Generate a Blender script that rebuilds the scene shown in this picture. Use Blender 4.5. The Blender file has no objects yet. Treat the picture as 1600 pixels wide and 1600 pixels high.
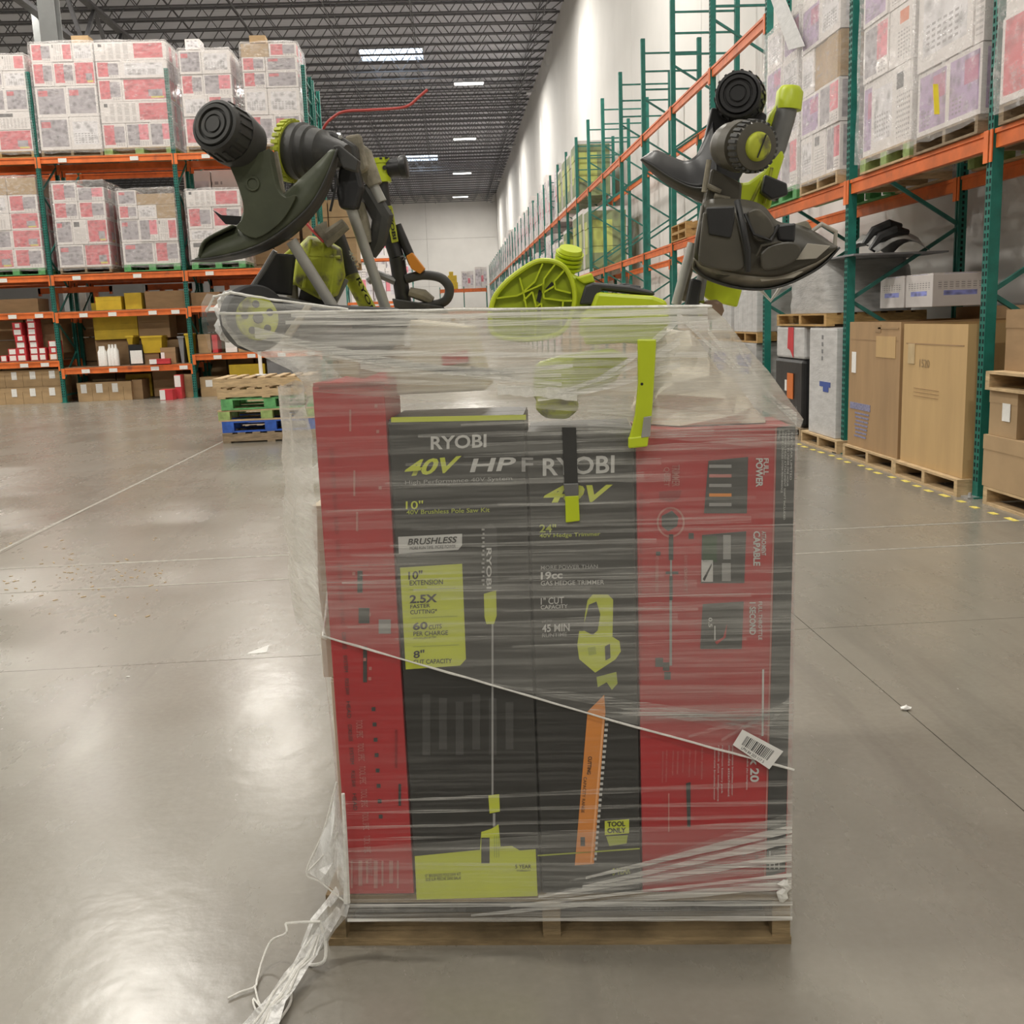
import bpy, math, random
from mathutils import Vector, Matrix
random.seed(11)
scene = bpy.context.scene
col = scene.collection

# ------------------------------------------------------------------ camera
YAW, PITCH, ROLL, FPX, CAMH = math.radians(2.917), math.radians(10.506), math.radians(2.162), 1622.19, 1.4
CF = Vector((math.sin(YAW)*math.cos(PITCH), math.cos(YAW)*math.cos(PITCH), -math.sin(PITCH)))
_r0 = Vector((math.cos(YAW), -math.sin(YAW), 0)); _u0 = _r0.cross(CF)
CR = _r0*math.cos(ROLL) - _u0*math.sin(ROLL); CU = _u0*math.cos(ROLL) + _r0*math.sin(ROLL)
CC = Vector((0, 0, CAMH))
cam_data = bpy.data.cameras.new('camera'); cam = bpy.data.objects.new('camera', cam_data); col.objects.link(cam)
cam_data.sensor_width = 36.0; cam_data.sensor_fit = 'HORIZONTAL'; cam_data.lens = 36.0*FPX/1600.0
cam_data.clip_start = 0.05; cam_data.clip_end = 400
cam.matrix_world = Matrix(((CR.x, CU.x, -CF.x, CC.x), (CR.y, CU.y, -CF.y, CC.y), (CR.z, CU.z, -CF.z, CC.z), (0, 0, 0, 1)))
scene.camera = cam

# ------------------------------------------------------------------ world, exposure
world = bpy.data.worlds.new('world'); scene.world = world; world.use_nodes = True
world.node_tree.nodes['Background'].inputs[0].default_value = (0.9, 0.95, 1.0, 1)
world.node_tree.nodes['Background'].inputs[1].default_value = 0.15
vs = scene.view_settings
vs.view_transform = 'Standard'; vs.look = 'None'; vs.gamma = 1.0; vs.use_curve_mapping = False
vs.exposure = 0.0
LAMP_W = 700.0          # watts of one high bay lamp
WALL_W = 90.0           # watts of one wall washer

# ------------------------------------------------------------------ measuring helpers (photo point -> place in the hall)
def ray(u, v): return CF + CR*((u-800)/FPX) - CU*((v-800)/FPX)
def on_axis(u, v, ax, val):
    d = ray(u, v); return CC + d*((val-CC[ax])/d[ax])
def on_y(u, v, Y): return on_axis(u, v, 1, Y)
def on_x(u, v, X): return on_axis(u, v, 0, X)
def on_floor(u, v, Z=0.0): return on_axis(u, v, 2, Z)
# the pallet load in the foreground has its own frame: s to the right along its front, t into the load, z up
LA = Vector((-0.346, 2.189, 0)); LB = Vector((0.694, 2.076, 0))
LE = (LB-LA).normalized(); LN = Vector((-LE.y, LE.x, 0)); LROT = math.atan2(LE.y, LE.x)
UP = Vector((0, 0, 1))
def L(s, t, z): return LA + LE*s + LN*t + UP*z
def pt(u, v, t):
    d = ray(u, v); o = LA + LN*t
    return CC + d*((o-CC).dot(LN)/d.dot(LN))
def lsz(u, v, t=0.0):
    p = pt(u, v, t) - LA; return p.dot(LE), p.z

# ------------------------------------------------------------------ materials
def _nt(name):
    m = bpy.data.materials.new(name); m.use_nodes = True
    return m, m.node_tree, m.node_tree.nodes['Principled BSDF']
def lk(nt, a, b): nt.links.new(a, b)
def nd(nt, kind, **kw):
    n = nt.nodes.new(kind)
    for k, v in kw.items(): setattr(n, k, v)
    return n
def mth(nt, op, a, b=None, c=None, clamp=False):
    n = nd(nt, 'ShaderNodeMath', operation=op); n.use_clamp = clamp
    for i, x in enumerate((a, b, c)):
        if x is None: continue
        if isinstance(x, (int, float)): n.inputs[i].default_value = x
        else: lk(nt, x, n.inputs[i])
    return n.outputs[0]
def mixc(nt, fac, a, b):
    n = nd(nt, 'ShaderNodeMix', data_type='RGBA')
    for i, x in ((0, fac), (6, a), (7, b)):
        if isinstance(x, (int, float)): n.inputs[i].default_value = x
        elif isinstance(x, (tuple, list)): n.inputs[i].default_value = (*x[:3], 1)
        else: lk(nt, x, n.inputs[i])
    return n.outputs[2]
def noise(nt, scale, stretch=(1, 1, 1), detail=4, rough=.55, coord='Object', off=(0, 0, 0)):
    tc = nd(nt, 'ShaderNodeTexCoord'); mp = nd(nt, 'ShaderNodeMapping')
    mp.inputs['Scale'].default_value = stretch; mp.inputs['Location'].default_value = off
    lk(nt, tc.outputs[coord], mp.inputs[0])
    n = nd(nt, 'ShaderNodeTexNoise'); n.inputs['Scale'].default_value = scale
    n.inputs['Detail'].default_value = detail; n.inputs['Roughness'].default_value = rough
    lk(nt, mp.outputs[0], n.inputs['Vector'])
    return n.outputs['Fac']
def ramp(nt, fac, lo, hi):
    n = nd(nt, 'ShaderNodeMapRange'); n.inputs[1].default_value = lo; n.inputs[2].default_value = hi
    lk(nt, fac, n.inputs[0]); return n.outputs[0]
def mat(name, rgb, rough=.5, metal=0., var=.12, scale=6, stretch=(1, 1, 1), bump=0., spec=.5, emit=0., grime=None):
    m, nt, b = _nt(name)
    b.inputs['Roughness'].default_value = rough; b.inputs['Metallic'].default_value = metal
    b.inputs['Specular IOR Level'].default_value = spec
    f = noise(nt, scale, stretch)
    f = ramp(nt, f, .3, .7)
    c = mixc(nt, f, [x*(1-var) for x in rgb], [min(1, x*(1+var)) for x in rgb])
    if grime:
        g = ramp(nt, noise(nt, grime[1], off=(3, 7, 1)), grime[2], grime[2]+.15)
        c = mixc(nt, g, c, grime[0])
    lk(nt, c, b.inputs['Base Color'])
    if bump:
        bn = nd(nt, 'ShaderNodeBump'); bn.inputs['Strength'].default_value = bump; bn.inputs['Distance'].default_value = .01
        lk(nt, noise(nt, scale*4, stretch), bn.inputs['Height']); lk(nt, bn.outputs[0], b.inputs['Normal'])
    if emit:
        b.inputs['Emission Color'].default_value = (*rgb, 1); b.inputs['Emission Strength'].default_value = emit
    return m

# ------------------------------------------------------------------ mesh building
class MB:
    def __init__(s): s.v = []; s.f = []
    def add(s, vs, fs):
        o = len(s.v); s.v += [Vector(p) for p in vs]; s.f += [tuple(i+o for i in f) for f in fs]; return s
    def box(s, a, b):
        x0, y0, z0 = a; x1, y1, z1 = b
        return s.add([(x0,y0,z0),(x1,y0,z0),(x1,y1,z0),(x0,y1,z0),(x0,y0,z1),(x1,y0,z1),(x1,y1,z1),(x0,y1,z1)],
            [(0,3,2,1),(4,5,6,7),(0,1,5,4),(1,2,6,5),(2,3,7,6),(3,0,4,7)])
    def obox(s, o, ex, ey, ez):          # box from a corner and three edge vectors
        o, ex, ey, ez = map(Vector, (o, ex, ey, ez))
        vs = [o, o+ex, o+ex+ey, o+ey]; vs += [p+ez for p in vs]
        fs = [(0,3,2,1),(4,5,6,7),(0,1,5,4),(1,2,6,5),(2,3,7,6),(3,0,4,7)]
        if ex.cross(ey).dot(ez) < 0: fs = [tuple(reversed(f)) for f in fs]
        return s.add(vs, fs)
    def bar(s, p, q, w, h, up=None):     # rectangular bar between two points
        p, q = Vector(p), Vector(q); d = (q-p).normalized()
        up = Vector(up) if up else (UP if abs(d.z) < .95 else Vector((0, 1, 0)))
        r = d.cross(up).normalized(); u = r.cross(d)
        return s.obox(p-r*w/2-u*h/2, r*w, u*h, q-p)
    def extr(s, poly, vec):
        poly = [Vector(p) for p in poly]; vec = Vector(vec); n = len(poly)
        nr = Vector((0, 0, 0))
        for i in range(n): nr += poly[i].cross(poly[(i+1) % n])
        fr = list(range(n)); bk = list(range(n, 2*n))
        if nr.dot(vec) > 0: fs = [tuple(reversed(fr)), tuple(bk)] + [(i, (i+1) % n, (i+1) % n+n, i+n) for i in range(n)]
        else: fs = [tuple(fr), tuple(reversed(bk))] + [((i+1) % n, i, i+n, (i+1) % n+n) for i in range(n)]
        return s.add(poly+[p+vec for p in poly], fs)
    def tube(s, pts, r, seg=8, cap=True, squash=None):
        pts = [Vector(p) for p in pts]; n = len(pts)
        rs = r if isinstance(r, (list, tuple)) else [r]*n
        vs, fs = [], []; prev = None
        for i, p in enumerate(pts):
            d = (pts[min(i+1, n-1)]-pts[max(i-1, 0)]).normalized()
            if prev is None: prev = d.orthogonal().normalized()
            a = (prev-d*prev.dot(d)); a = a.normalized() if a.length > 1e-6 else d.orthogonal().normalized()
            prev = a; b = d.cross(a)
            for k in range(seg):
                g = 2*math.pi*k/seg; vs.append(p+(a*math.cos(g)+b*math.sin(g))*rs[i])
        for i in range(n-1):
            for k in range(seg):
                k2 = (k+1) % seg; fs.append((i*seg+k, i*seg+k2, (i+1)*seg+k2, (i+1)*seg+k))
        if cap: fs += [tuple(reversed(range(seg))), tuple(range((n-1)*seg, n*seg))]
        return s.add(vs, fs)
    def lathe(s, o, ax, prof, seg=24, sx=1.0):   # prof = [(distance along the axis, radius), ...]
        o, ax = Vector(o), Vector(ax).normalized(); a = ax.orthogonal().normalized(); b = ax.cross(a)
        vs, fs = [], []
        for d, r in prof:
            for k in range(seg):
                g = 2*math.pi*k/seg; vs.append(o+ax*d+(a*math.cos(g)+b*math.sin(g))*max(r, 1e-4))
        for i in range(len(prof)-1):
            for k in range(seg):
                k2 = (k+1) % seg; fs.append((i*seg+k, i*seg+k2, (i+1)*seg+k2, (i+1)*seg+k))
        fs += [tuple(reversed(range(seg))), tuple(range((len(prof)-1)*seg, len(prof)*seg))]
        return s.add(vs, fs)
    def grid(s, rows, loop=False):
        n = len(rows[0]); o = []
        for r in rows: o += list(r)
        fs = []
        for i in range(len(rows)-1):
            for j in range(n if loop else n-1):
                j2 = (j+1) % n; fs.append((i*n+j, i*n+j2, (i+1)*n+j2, (i+1)*n+j))
        return s.add(o, fs)

def mesh_of(mb, material, smooth=False, inv=None):
    me = bpy.data.meshes.new('mesh')
    vs = [inv @ p for p in mb.v] if inv is not None else mb.v
    me.from_pydata([tuple(p) for p in vs], [], mb.f)
    for m in (material if isinstance(material, (list, tuple)) else [material]): me.materials.append(m)
    if smooth:
        me.polygons.foreach_set('use_smooth', [True]*len(me.polygons)); me.set_sharp_from_angle(angle=math.radians(40))
    me.update(); return me
def link(name, me, parent=None):
    o = bpy.data.objects.new(name, me); col.objects.link(o)
    if parent is not None: o.parent = parent
    return o
def tag(o, label=None, cat=None, group=None, kind=None):
    if label: o['label'] = label
    if cat: o['category'] = cat
    if group: o['group'] = group
    if kind: o['kind'] = kind
    return o
def wmat(o):
    M = o.matrix_basis.copy()
    while o.parent is not None: o = o.parent; M = o.matrix_basis @ M
    return M
def thing(name, label, cat, loc=(0, 0, 0), rz=0., group=None):
    o = bpy.data.objects.new(name, None); col.objects.link(o); o.empty_display_size = .1
    o.location = loc; o.rotation_euler = (0, 0, rz)
    return tag(o, label, cat, group)
def part(name, mb, m, parent, smooth=False, bevel=0., label=None, solid=0., kind=None):
    """mesh given in hall coordinates, stored in the frame of its thing"""
    o = link(name, mesh_of(mb, m, smooth, wmat(parent).inverted()), parent)
    return fin(o, bevel, solid, label, kind)
def fin(o, bevel=0., solid=0., label=None, kind=None):
    if solid:
        md = o.modifiers.new('thickness', 'SOLIDIFY'); md.thickness = solid; md.offset = 0
    if bevel:
        md = o.modifiers.new('edges', 'BEVEL'); md.width = bevel; md.segments = 2; md.limit_method = 'ANGLE'; md.angle_limit = math.radians(35)
    if label: o['label'] = label
    if kind: o['kind'] = kind
    return o
def lpart(name, mb, m, parent, **kw):
    """mesh given in the thing's own frame"""
    sm = kw.pop('smooth', False)
    return fin(link(name, mesh_of(mb, m, sm), parent), **kw)
def solo(name, mb, m, label, cat, smooth=False, bevel=0., group=None, kind=None, solid=0.):
    lo = Vector([min(p[i] for p in mb.v) for i in range(3)]); hi = Vector([max(p[i] for p in mb.v) for i in range(3)])
    b = Vector(((lo.x+hi.x)/2, (lo.y+hi.y)/2, lo.z))
    o = link(name, mesh_of(mb, m, smooth, Matrix.Translation(-b))); o.location = b
    fin(o, bevel, solid); return tag(o, label, cat, group, kind)
def struct(name, mb, m, parent=None, smooth=False):
    o = link(name, mesh_of(mb, m, smooth), parent)
    if parent is None: o['kind'] = 'structure'
    return o
def kids(o): return [c for c in ALLCH.get(o.name, [])]
def copy_tree(src, loc=None, rz=None, label=None, group=None, parent=None):
    c = src.copy(); col.objects.link(c); c.parent = parent
    if loc is not None: c.location = loc
    if rz is not None: c.rotation_euler = (0, 0, rz)
    if label: c['label'] = label
    if group: c['group'] = group
    for ch in src.children: copy_tree(ch, parent=c)
    return c

# ------------------------------------------------------------------ lettering: flat print, fitted to a rectangle
_texts = []
def lettering(body, P0, ex, ey, material, parent, shear=0., name='lettering', bold=.0, label=None):
    """P0 lower left corner of the rectangle, ex and ey its edges (hall coordinates)"""
    cu = bpy.data.curves.new('text', 'FONT'); cu.body = body; cu.size = 1; cu.shear = shear; cu.offset = bold; cu.extrude = 0.0
    cu.resolution_u = 3
    o = bpy.data.objects.new('tmp_text', cu); col.objects.link(o)
    _texts.append((o, Vector(P0), Vector(ex), Vector(ey), material, parent, name, label))
def flush_texts():
    bpy.context.view_layer.update()
    dg = bpy.context.evaluated_depsgraph_get()
    for o, P0, ex, ey, m, parent, name, label in _texts:
        me = bpy.data.meshes.new_from_object(o.evaluated_get(dg))
        xs = [v.co.x for v in me.vertices]; ys = [v.co.y for v in me.vertices]
        if not xs: continue
        x0, x1, y0, y1 = min(xs), max(xs), min(ys), max(ys)
        inv = wmat(parent).inverted()
        for v in me.vertices:
            v.co = inv @ (P0 + ex*((v.co.x-x0)/(x1-x0)) + ey*((v.co.y-y0)/max(1e-6, y1-y0)))
        me.materials.clear(); me.materials.append(m)
        t = link(name, me, parent)
        if label: t['label'] = label
    for q in _texts:
        c = q[0].data; bpy.data.objects.remove(q[0]); bpy.data.curves.remove(c)
    _texts.clear()
# ------------------------------------------------------------------ lamps of the hall (rows over the aisles)
CEIL = 14.0; WALLX = 5.15; ENDY = 109.0
ROWS = [38.4+15.8*k for k in range(-4, 5)]
M_house = mat('lamp_housing_grey', (.45, .45, .46), .5)
M_lens = mat('lamp_lens', (1, .98, .94), .4, emit=9.0, var=0)
_h = MB(); _h.box((-.75, -.28, -.10), (.75, .28, -.02)); _h.box((-.2, -.12, -.02), (.2, .12, .1))
for s in (-.6, .6): _h.tube([(s, 0, -.02), (s, 0, .155)], .012, 6)
_l = MB(); _l.box((-.70, -.24, -.115), (.70, .24, -.102))
me_h, me_l = mesh_of(_h, M_house), mesh_of(_l, M_lens)
def high_bay(x, y, z, label, group=None, vis=True):
    t = thing('high_bay_lamp', label, 'ceiling lamp', (x, y, z), 0, group)
    link('housing', me_h, t); link('lens', me_l, t)
    ld = bpy.data.lights.new('lamp', 'AREA'); ld.shape = 'RECTANGLE'; ld.size = 1.35; ld.size_y = .45
    ld.energy = LAMP_W; ld.color = (1, .955, .87)
    lo = link('lamp_light', ld, t); lo.location = (0, 0, -.125)
    return t
CL = 13.0
_ord = ['nearest', 'second', 'third', 'farthest']
for X in (1.43, -6.9, -13.7, -22.4, -31.5):
    for i, Y in enumerate(ROWS):
        if X < 0: Y -= 3.16
        if Y < -20 or (X < -20 and Y < 0): continue
        if X < -8 and Y > 60: continue
        if X == 1.43 and 50 < Y < 106: lab = 'white high bay lamp over the aisle, %s of the four in view' % _ord[int(round((Y-54.2)/15.8))]; g = None
        else: lab = 'white rectangular high bay lamp hanging under the roof joists outside the picture'; g = 'high bay lamps outside the picture'
        high_bay(X, Y, CL, lab, g)
# wall washers between the joists and the white wall
_w = MB(); _w.box((-.12, -.3, -.06), (.12, .3, .06)); _w.bar((0, 0, 0), (.35, 0, .12), .05, .05)
me_w = mesh_of(_w, M_house)
for i, Y in enumerate([40+16.9*k for k in range(-1, 5)]):
    t = thing('wall_lamp', 'small grey wall lamp among the joist ends high on the white wall, %s' % ('outside the picture', 'nearest', 'second', 'third', 'fourth', 'farthest')[i], 'wall lamp', (WALLX-.55, Y, 12.95), 0)
    link('housing', me_w, t)
    ld = bpy.data.lights.new('lamp', 'SPOT'); ld.energy = WALL_W*6; ld.spot_size = math.radians(46); ld.spot_blend = .9; ld.shadow_soft_size = .06; ld.color = (1, .97, .9)
    lo = link('lamp_light', ld, t); lo.location = (.0, 0, -.09); lo.rotation_euler = (0, math.radians(-4), 0)

# ------------------------------------------------------------------ floor: slabs with sawn joints
def concrete():
    m, nt, b = _nt('polished_concrete')
    n1 = ramp(nt, noise(nt, .55, coord='Object', detail=6, rough=.6), .3, .7)
    n2 = ramp(nt, noise(nt, 2.6, (1, .35, 1), detail=8, rough=.65, off=(4, 2, 0)), .25, .78)
    n3 = ramp(nt, noise(nt, 42, (1, 1, 1), detail=3), .3, .75)
    c = mixc(nt, n1, (.200, .184, .152), (.262, .243, .204))
    c = mixc(nt, mth(nt, 'MULTIPLY', n2, .45), c, (.15, .138, .114))
    c = mixc(nt, mth(nt, 'MULTIPLY', n3, .18), c, (.33, .31, .27))
    tyre = ramp(nt, noise(nt, 1.2, (2.2, .16, 1), detail=5, rough=.7, off=(9, 3, 0)), .56, .74)
    c = mixc(nt, mth(nt, 'MULTIPLY', tyre, .45), c, (.125, .116, .10))
    chips = ramp(nt, noise(nt, 17, detail=3, off=(1, 8, 0)), .64, .86)
    c = mixc(nt, mth(nt, 'MULTIPLY', chips, .3), c, (.38, .35, .29))
    lk(nt, c, b.inputs['Base Color'])
    r = mth(nt, 'ADD', mth(nt, 'MULTIPLY', n1, .10), mth(nt, 'MULTIPLY', n2, .12))
    lk(nt, mth(nt, 'ADD', r, .16), b.inputs['Roughness'])
    b.inputs['Specular IOR Level'].default_value = .62
    bn = nd(nt, 'ShaderNodeBump'); bn.inputs['Strength'].default_value = .08; bn.inputs['Distance'].default_value = .02
    lk(nt, noise(nt, 9, detail=6), bn.inputs['Height']); lk(nt, bn.outputs[0], b.inputs['Normal'])
    return m
M_conc = concrete()
M_joint = mat('joint_shadow', (.07, .065, .058), .9)
M_fill = mat('pale_joint_filler', (.31, .29, .25), .6, scale=30, var=.25)
fb = MB(); fb.box((-60, -26, -.25), (WALLX+.3, ENDY+.3, -.02))
floor = struct('floor', fb, M_joint)
xs = [WALLX+.2, 1.53] + [1.53-4.58*k for k in range(1, 14)]
ys = [-26, -14, -4.8, -.2, 4.36, 6.43, 11.0, 15.6, 20.2, 24.8, 29.4, 38, 50, 65, 85, ENDY+.2]
G = .0018
for i in range(len(xs)-1):
    for j in range(len(ys)-1):
        if j < 2 and i > 4: continue
        b = MB(); b.box((xs[i+1]+G, ys[j]+G, -.02), (xs[i]-G, ys[j+1]-G, 0))
        struct('concrete_slab', b, M_conc, floor)
for (a, b_, w) in (((-12, 5.80), (3.6, 5.78), .022), ((-12, 6.47), (3.7, 6.40), .03), ((-3.10, 6.6), (-2.98, 13.6), .03)):
    q = MB(); q.bar((*a, .0004), (*b_, .0004), w, .0016); struct('joint_filler', q, M_fill, floor)

# yellow dashed lane line along the right hand rack
M_yel = mat('worn_yellow_tape', (.72, .60, .13), .6, scale=60, var=.35)
line = thing('lane_marking', 'yellow dashed tape line on the floor along the right rack', 'floor marking', (3.55, 8, 0))
for k in range(44):
    y = 5.2+.235*k
    x = 3.575+.012*math.sin(k*1.7)+random.uniform(-.008, .008)-.015*0
    b = MB(); a = random.uniform(-.1, .1); w = random.uniform(.075, .125)
    b.bar((x-.02*a, y, .0015), (x+.02*a, y+w, .0015), .042, .002)
    part('dash', b, M_yel, line)

# ------------------------------------------------------------------ walls, tilt-up panels
M_wall = mat('white_painted_concrete', (.74, .725, .70), .75, scale=.5, var=.05)
M_wallj = mat('wall_joint', (.40, .39, .37), .9)
M_dimwall = mat('dim_grey_wall', (.30, .29, .27), .75, scale=.5, var=.05)  # for the unseen near wall, darkened to cut fill light on the load front
M_wallgrey = mat('grey_wall_band', (.56, .55, .53), .75, scale=.7, var=.05)
wr = MB(); wr.box((WALLX+.06, -26, 0), (WALLX+.4, ENDY+.3, CEIL+.6))
wall_right = struct('wall_right', wr, M_wallj)
k = 0; y = -26
while y < ENDY:
    y2 = min(y+7.9, ENDY); b = MB(); b.box((WALLX, y+.012, 0), (WALLX+.06, y2-.012, CEIL+.5)); struct('wall_panel', b, M_wall, wall_right); y = y2
we = MB(); we.box((-60, ENDY+.06, 0), (WALLX+.4, ENDY+.4, CEIL+.6)); wall_far = struct('wall_far', we, M_wallj)
for i in range(9):
    for z0, z1 in ((0, 5), (5.02, 9.7), (9.72, CEIL+.5)):
        b = MB(); b.box((WALLX-7.2*(i+1)+.012, ENDY, z0), (WALLX-7.2*i-.012, ENDY+.06, z1)); struct('wall_panel', b, M_wall, wall_far)
b = MB(); b.box((-60.3, -26, 0), (-60, ENDY+.3, CEIL+.6)); struct('wall_left', b, M_wallgrey)
b = MB(); b.box((-60.3, -26.3, 0), (WALLX+.4, -26, CEIL+.6)); struct('wall_near', b, M_dimwall)

# ------------------------------------------------------------------ roof deck, joists, girders, skylights
M_deck = mat('white_roof_deck', (.60, .61, .67), .6, scale=3, stretch=(.2, 8, 1), var=.12)
M_joist = mat('grey_steel_joist', (.15, .15, .16), .6, var=.15)
sky = [(-2.2, 52.6, 3.2), (-1.9, 84.3, 3.2)]
SK = [(-3.75, -.65, 51.3, 53.6), (-3.35, -.35, 82.6, 85.6)]
cb = MB(); 
def deck(x0, x1, y0, y1): cb.box((x0, y0, CEIL+.02), (x1, y1, CEIL+.14))
yy = -26.0
for (x0, x1, y0, y1) in SK:
    deck(-60, WALLX+.06, yy, y0); deck(-60, x0, y0, y1); deck(x1, WALLX+.06, y0, y1); yy = y1
deck(-60, WALLX+.06, yy, ENDY+.06)
ceiling = struct('ceiling', cb, M_deck)
# deck ribs
M_sky = mat('skylight_pane', (.72, .85, 1.0), .3, emit=5.0, var=0)
M_frame = mat('skylight_frame', (.5, .5, .52), .5)
for i, (x0, x1, y0, y1) in enumerate(SK):
    b = MB(); w = .08
    b.box((x0, y0, CEIL-.1), (x1, y0+w, CEIL+.1)); b.box((x0, y1-w, CEIL-.1), (x1, y1, CEIL+.1))
    b.box((x0, y0+w, CEIL-.1), (x0+w, y1-w, CEIL+.1)); b.box((x1-w, y0+w, CEIL-.1), (x1, y1-w, CEIL+.1))
    fr = struct('window_%d' % (i+1), b, M_frame); fr['kind'] = 'structure'
    n = 4
    for j in range(n):
        q = MB(); q.box((x0+w+(x1-x0-2*w)*j/n+.02, y0+w, CEIL+.03), (x0+w+(x1-x0-2*w)*(j+1)/n-.02, y1-w, CEIL+.05)); struct('pane', q, M_sky, fr)
# one bar joist (double bottom chord and top chord, zigzag web), repeated along the hall
def joist_mesh(x0, x1, dep=.78, pitch=1.15):
    b = MB()
    b.box((x0, -.05, -.07), (x1, .05, 0)); b.box((x0, -.045, -dep-.06), (x1-.55, .045, -dep))
    x = x0; up = False
    while x < x1-pitch:
        a = (x, 0, -.03 if up else -dep-.03); c = (x+pitch/2, 0, -dep-.03 if up else -.03)
        b.bar(a, c, .035, .035, (0, 1, 0)); x += pitch/2; up = not up
    b.bar((x1-1.2, 0, -dep-.03), (x1-.1, 0, -.03), .04, .04, (0, 1, 0))
    return b
JL = mesh_of(joist_mesh(-34, WALLX+.05), M_joist)
yj = 38.4-1.58*5
while yj < ENDY-.5:
    o = link('roof_joist', JL, ceiling); o.location = (0, yj, CEIL-.001); yj += 1.58
for X in (-1.0, -7.5, -20.5, 4.2, -4.2):      # bridging rods along the hall
    b = MB(); b.tube([(X, 32, CEIL-.84), (X, ENDY, CEIL-.84)], .022, 6); b.tube([(X, 32, CEIL-.07), (X, ENDY, CEIL-.07)], .02, 6); struct('bridging_rod', b, M_joist, ceiling)
def girder(X, y0, y1):
    b = MB(); d = 1.5
    b.box((X-.14, y0, CEIL-1.1-d-.14), (X+.14, y1, CEIL-1.1-d)); b.box((X-.14, y0, CEIL-1.0), (X+.14, y1, CEIL-.88))
    y = y0; up = True
    while y < y1-1.6:
        b.bar((X, y, CEIL-1.0 if up else CEIL-1.1-d), (X, y+1.6, CEIL-1.1-d if up else CEIL-1.0), .12, .12, (1, 0, 0)); y += 1.6; up = not up
    struct('roof_girder', b, M_joist, ceiling)
girder(-12.4, 22, ENDY)
# conduits under the roof
# steel column behind the left hand rack
M_col = mat('grey_painted_steel', (.26, .27, .27), .55, scale=2)
b = MB(); cx, cy = -9.35, 27.5
b.box((cx-.2, cy-.2, 0), (cx+.2, cy-.17, CEIL-1)); b.box((cx-.2, cy+.17, 0), (cx+.2, cy+.2, CEIL-1)); b.box((cx-.015, cy-.17, 0), (cx+.015, cy+.17, CEIL-1))
b.box((cx-.2, cy-.17, 0), (cx-.17, cy+.17, CEIL-1))
struct('trim_1', b, M_col)
b = MB(); b.box((-12.7, 35.7, 0), (-12.1, 36.1, CEIL-2.4)); struct('trim_2', b, M_col)
# ------------------------------------------------------------------ pallet racking
M_green = mat('green_rack_paint', (.014, .165, .130), .42, scale=8, var=.2)
M_orange = mat('orange_beam_paint', (.74, .165, .035), .45, scale=5, var=.18, grime=((.35, .09, .04), 3, .62))
M_brace = mat('green_brace_paint', (.03, .17, .14), .5, scale=8, var=.25)
M_slot = mat('post_slot_shadow', (.004, .012, .011), .9)
M_foot = mat('galvanised_plate', (.5, .5, .5), .4, .6)
M_tag = mat('white_location_label', (.78, .78, .74), .6, scale=60, var=.1)
M_shelf = mat('particle_board_deck', (.22, .15, .09), .8, scale=20, var=.3)
PW = .078
def post_mesh(h):
    b = MB(); w = PW/2
    # open C section post with a lip each side and a foot plate
    b.box((-w, -w, .01), (w, -w+.012, h)); b.box((-w, -w+.012, .01), (-w+.006, w, h)); b.box((w-.006, -w+.012, .01), (w, w, h)); b.box((-w+.006, w-.012, .01), (-.012, w, h)); b.box((.012, w-.012, .01), (w-.006, w, h))
    b.box((-.07, -.08, 0), (.07, .07, .01))
    return b
def slots_mesh(h):
    b = MB(); w = PW/2; z = .12
    while z < h-.06:
        for x in (-.020, .020): b.box((x-.009, -w-.002, z), (x+.009, -w+.001, z+.030))
        b.box((-w-.002, -.010, z), (-w+.001, .010, z+.030))
        z += .052
    return b
POST = {}
def post_me(h):
    if h not in POST: POST[h] = (mesh_of(post_mesh(h), M_green), mesh_of(slots_mesh(h), M_slot))
    return POST[h]
def frame(rack, axis, pos, f, r, h, slots=False, zig=.65, rungs=True):
    """upright frame: front post, rear post, horizontals at the top, zigzag braces below. axis 'x': depth runs along X"""
    P = (lambda d, z: Vector((d, pos, z))) if axis == 'x' else (lambda d, z: Vector((pos, d, z)))
    rot = -math.pi/2 if axis == 'x' else 0.
    pm, sm = post_me(h); inv = wmat(rack).inverted()
    for i, d in enumerate((f, r)):
        o = link('post', pm, rack); o.location = inv @ P(d, 0); o.rotation_euler = (0, 0, rot + (0 if i == 0 else math.pi))
        if slots:
            q = link('slots', sm, o); q['kind'] = 'stuff'
    zt = h-.25
    for z in (zt, zt-.32, zt-.64):
        b = MB(); b.bar(P(f, z), P(r, z), .03, .03); part('horizontal_brace', b, M_brace, rack)
    z = zt-.80; side = True
    while z-zig > .15:
        b = MB(); a, c = (f, r) if side else (r, f); b.bar(P(a, z), P(c, z-zig), .032, .032); part('diagonal_brace', b, M_brace, rack); z -= zig; side = not side
    b = MB(); b.bar(P(f, .16), P(r, .16), .03, .03); part('horizontal_brace', b, M_brace, rack)
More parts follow.
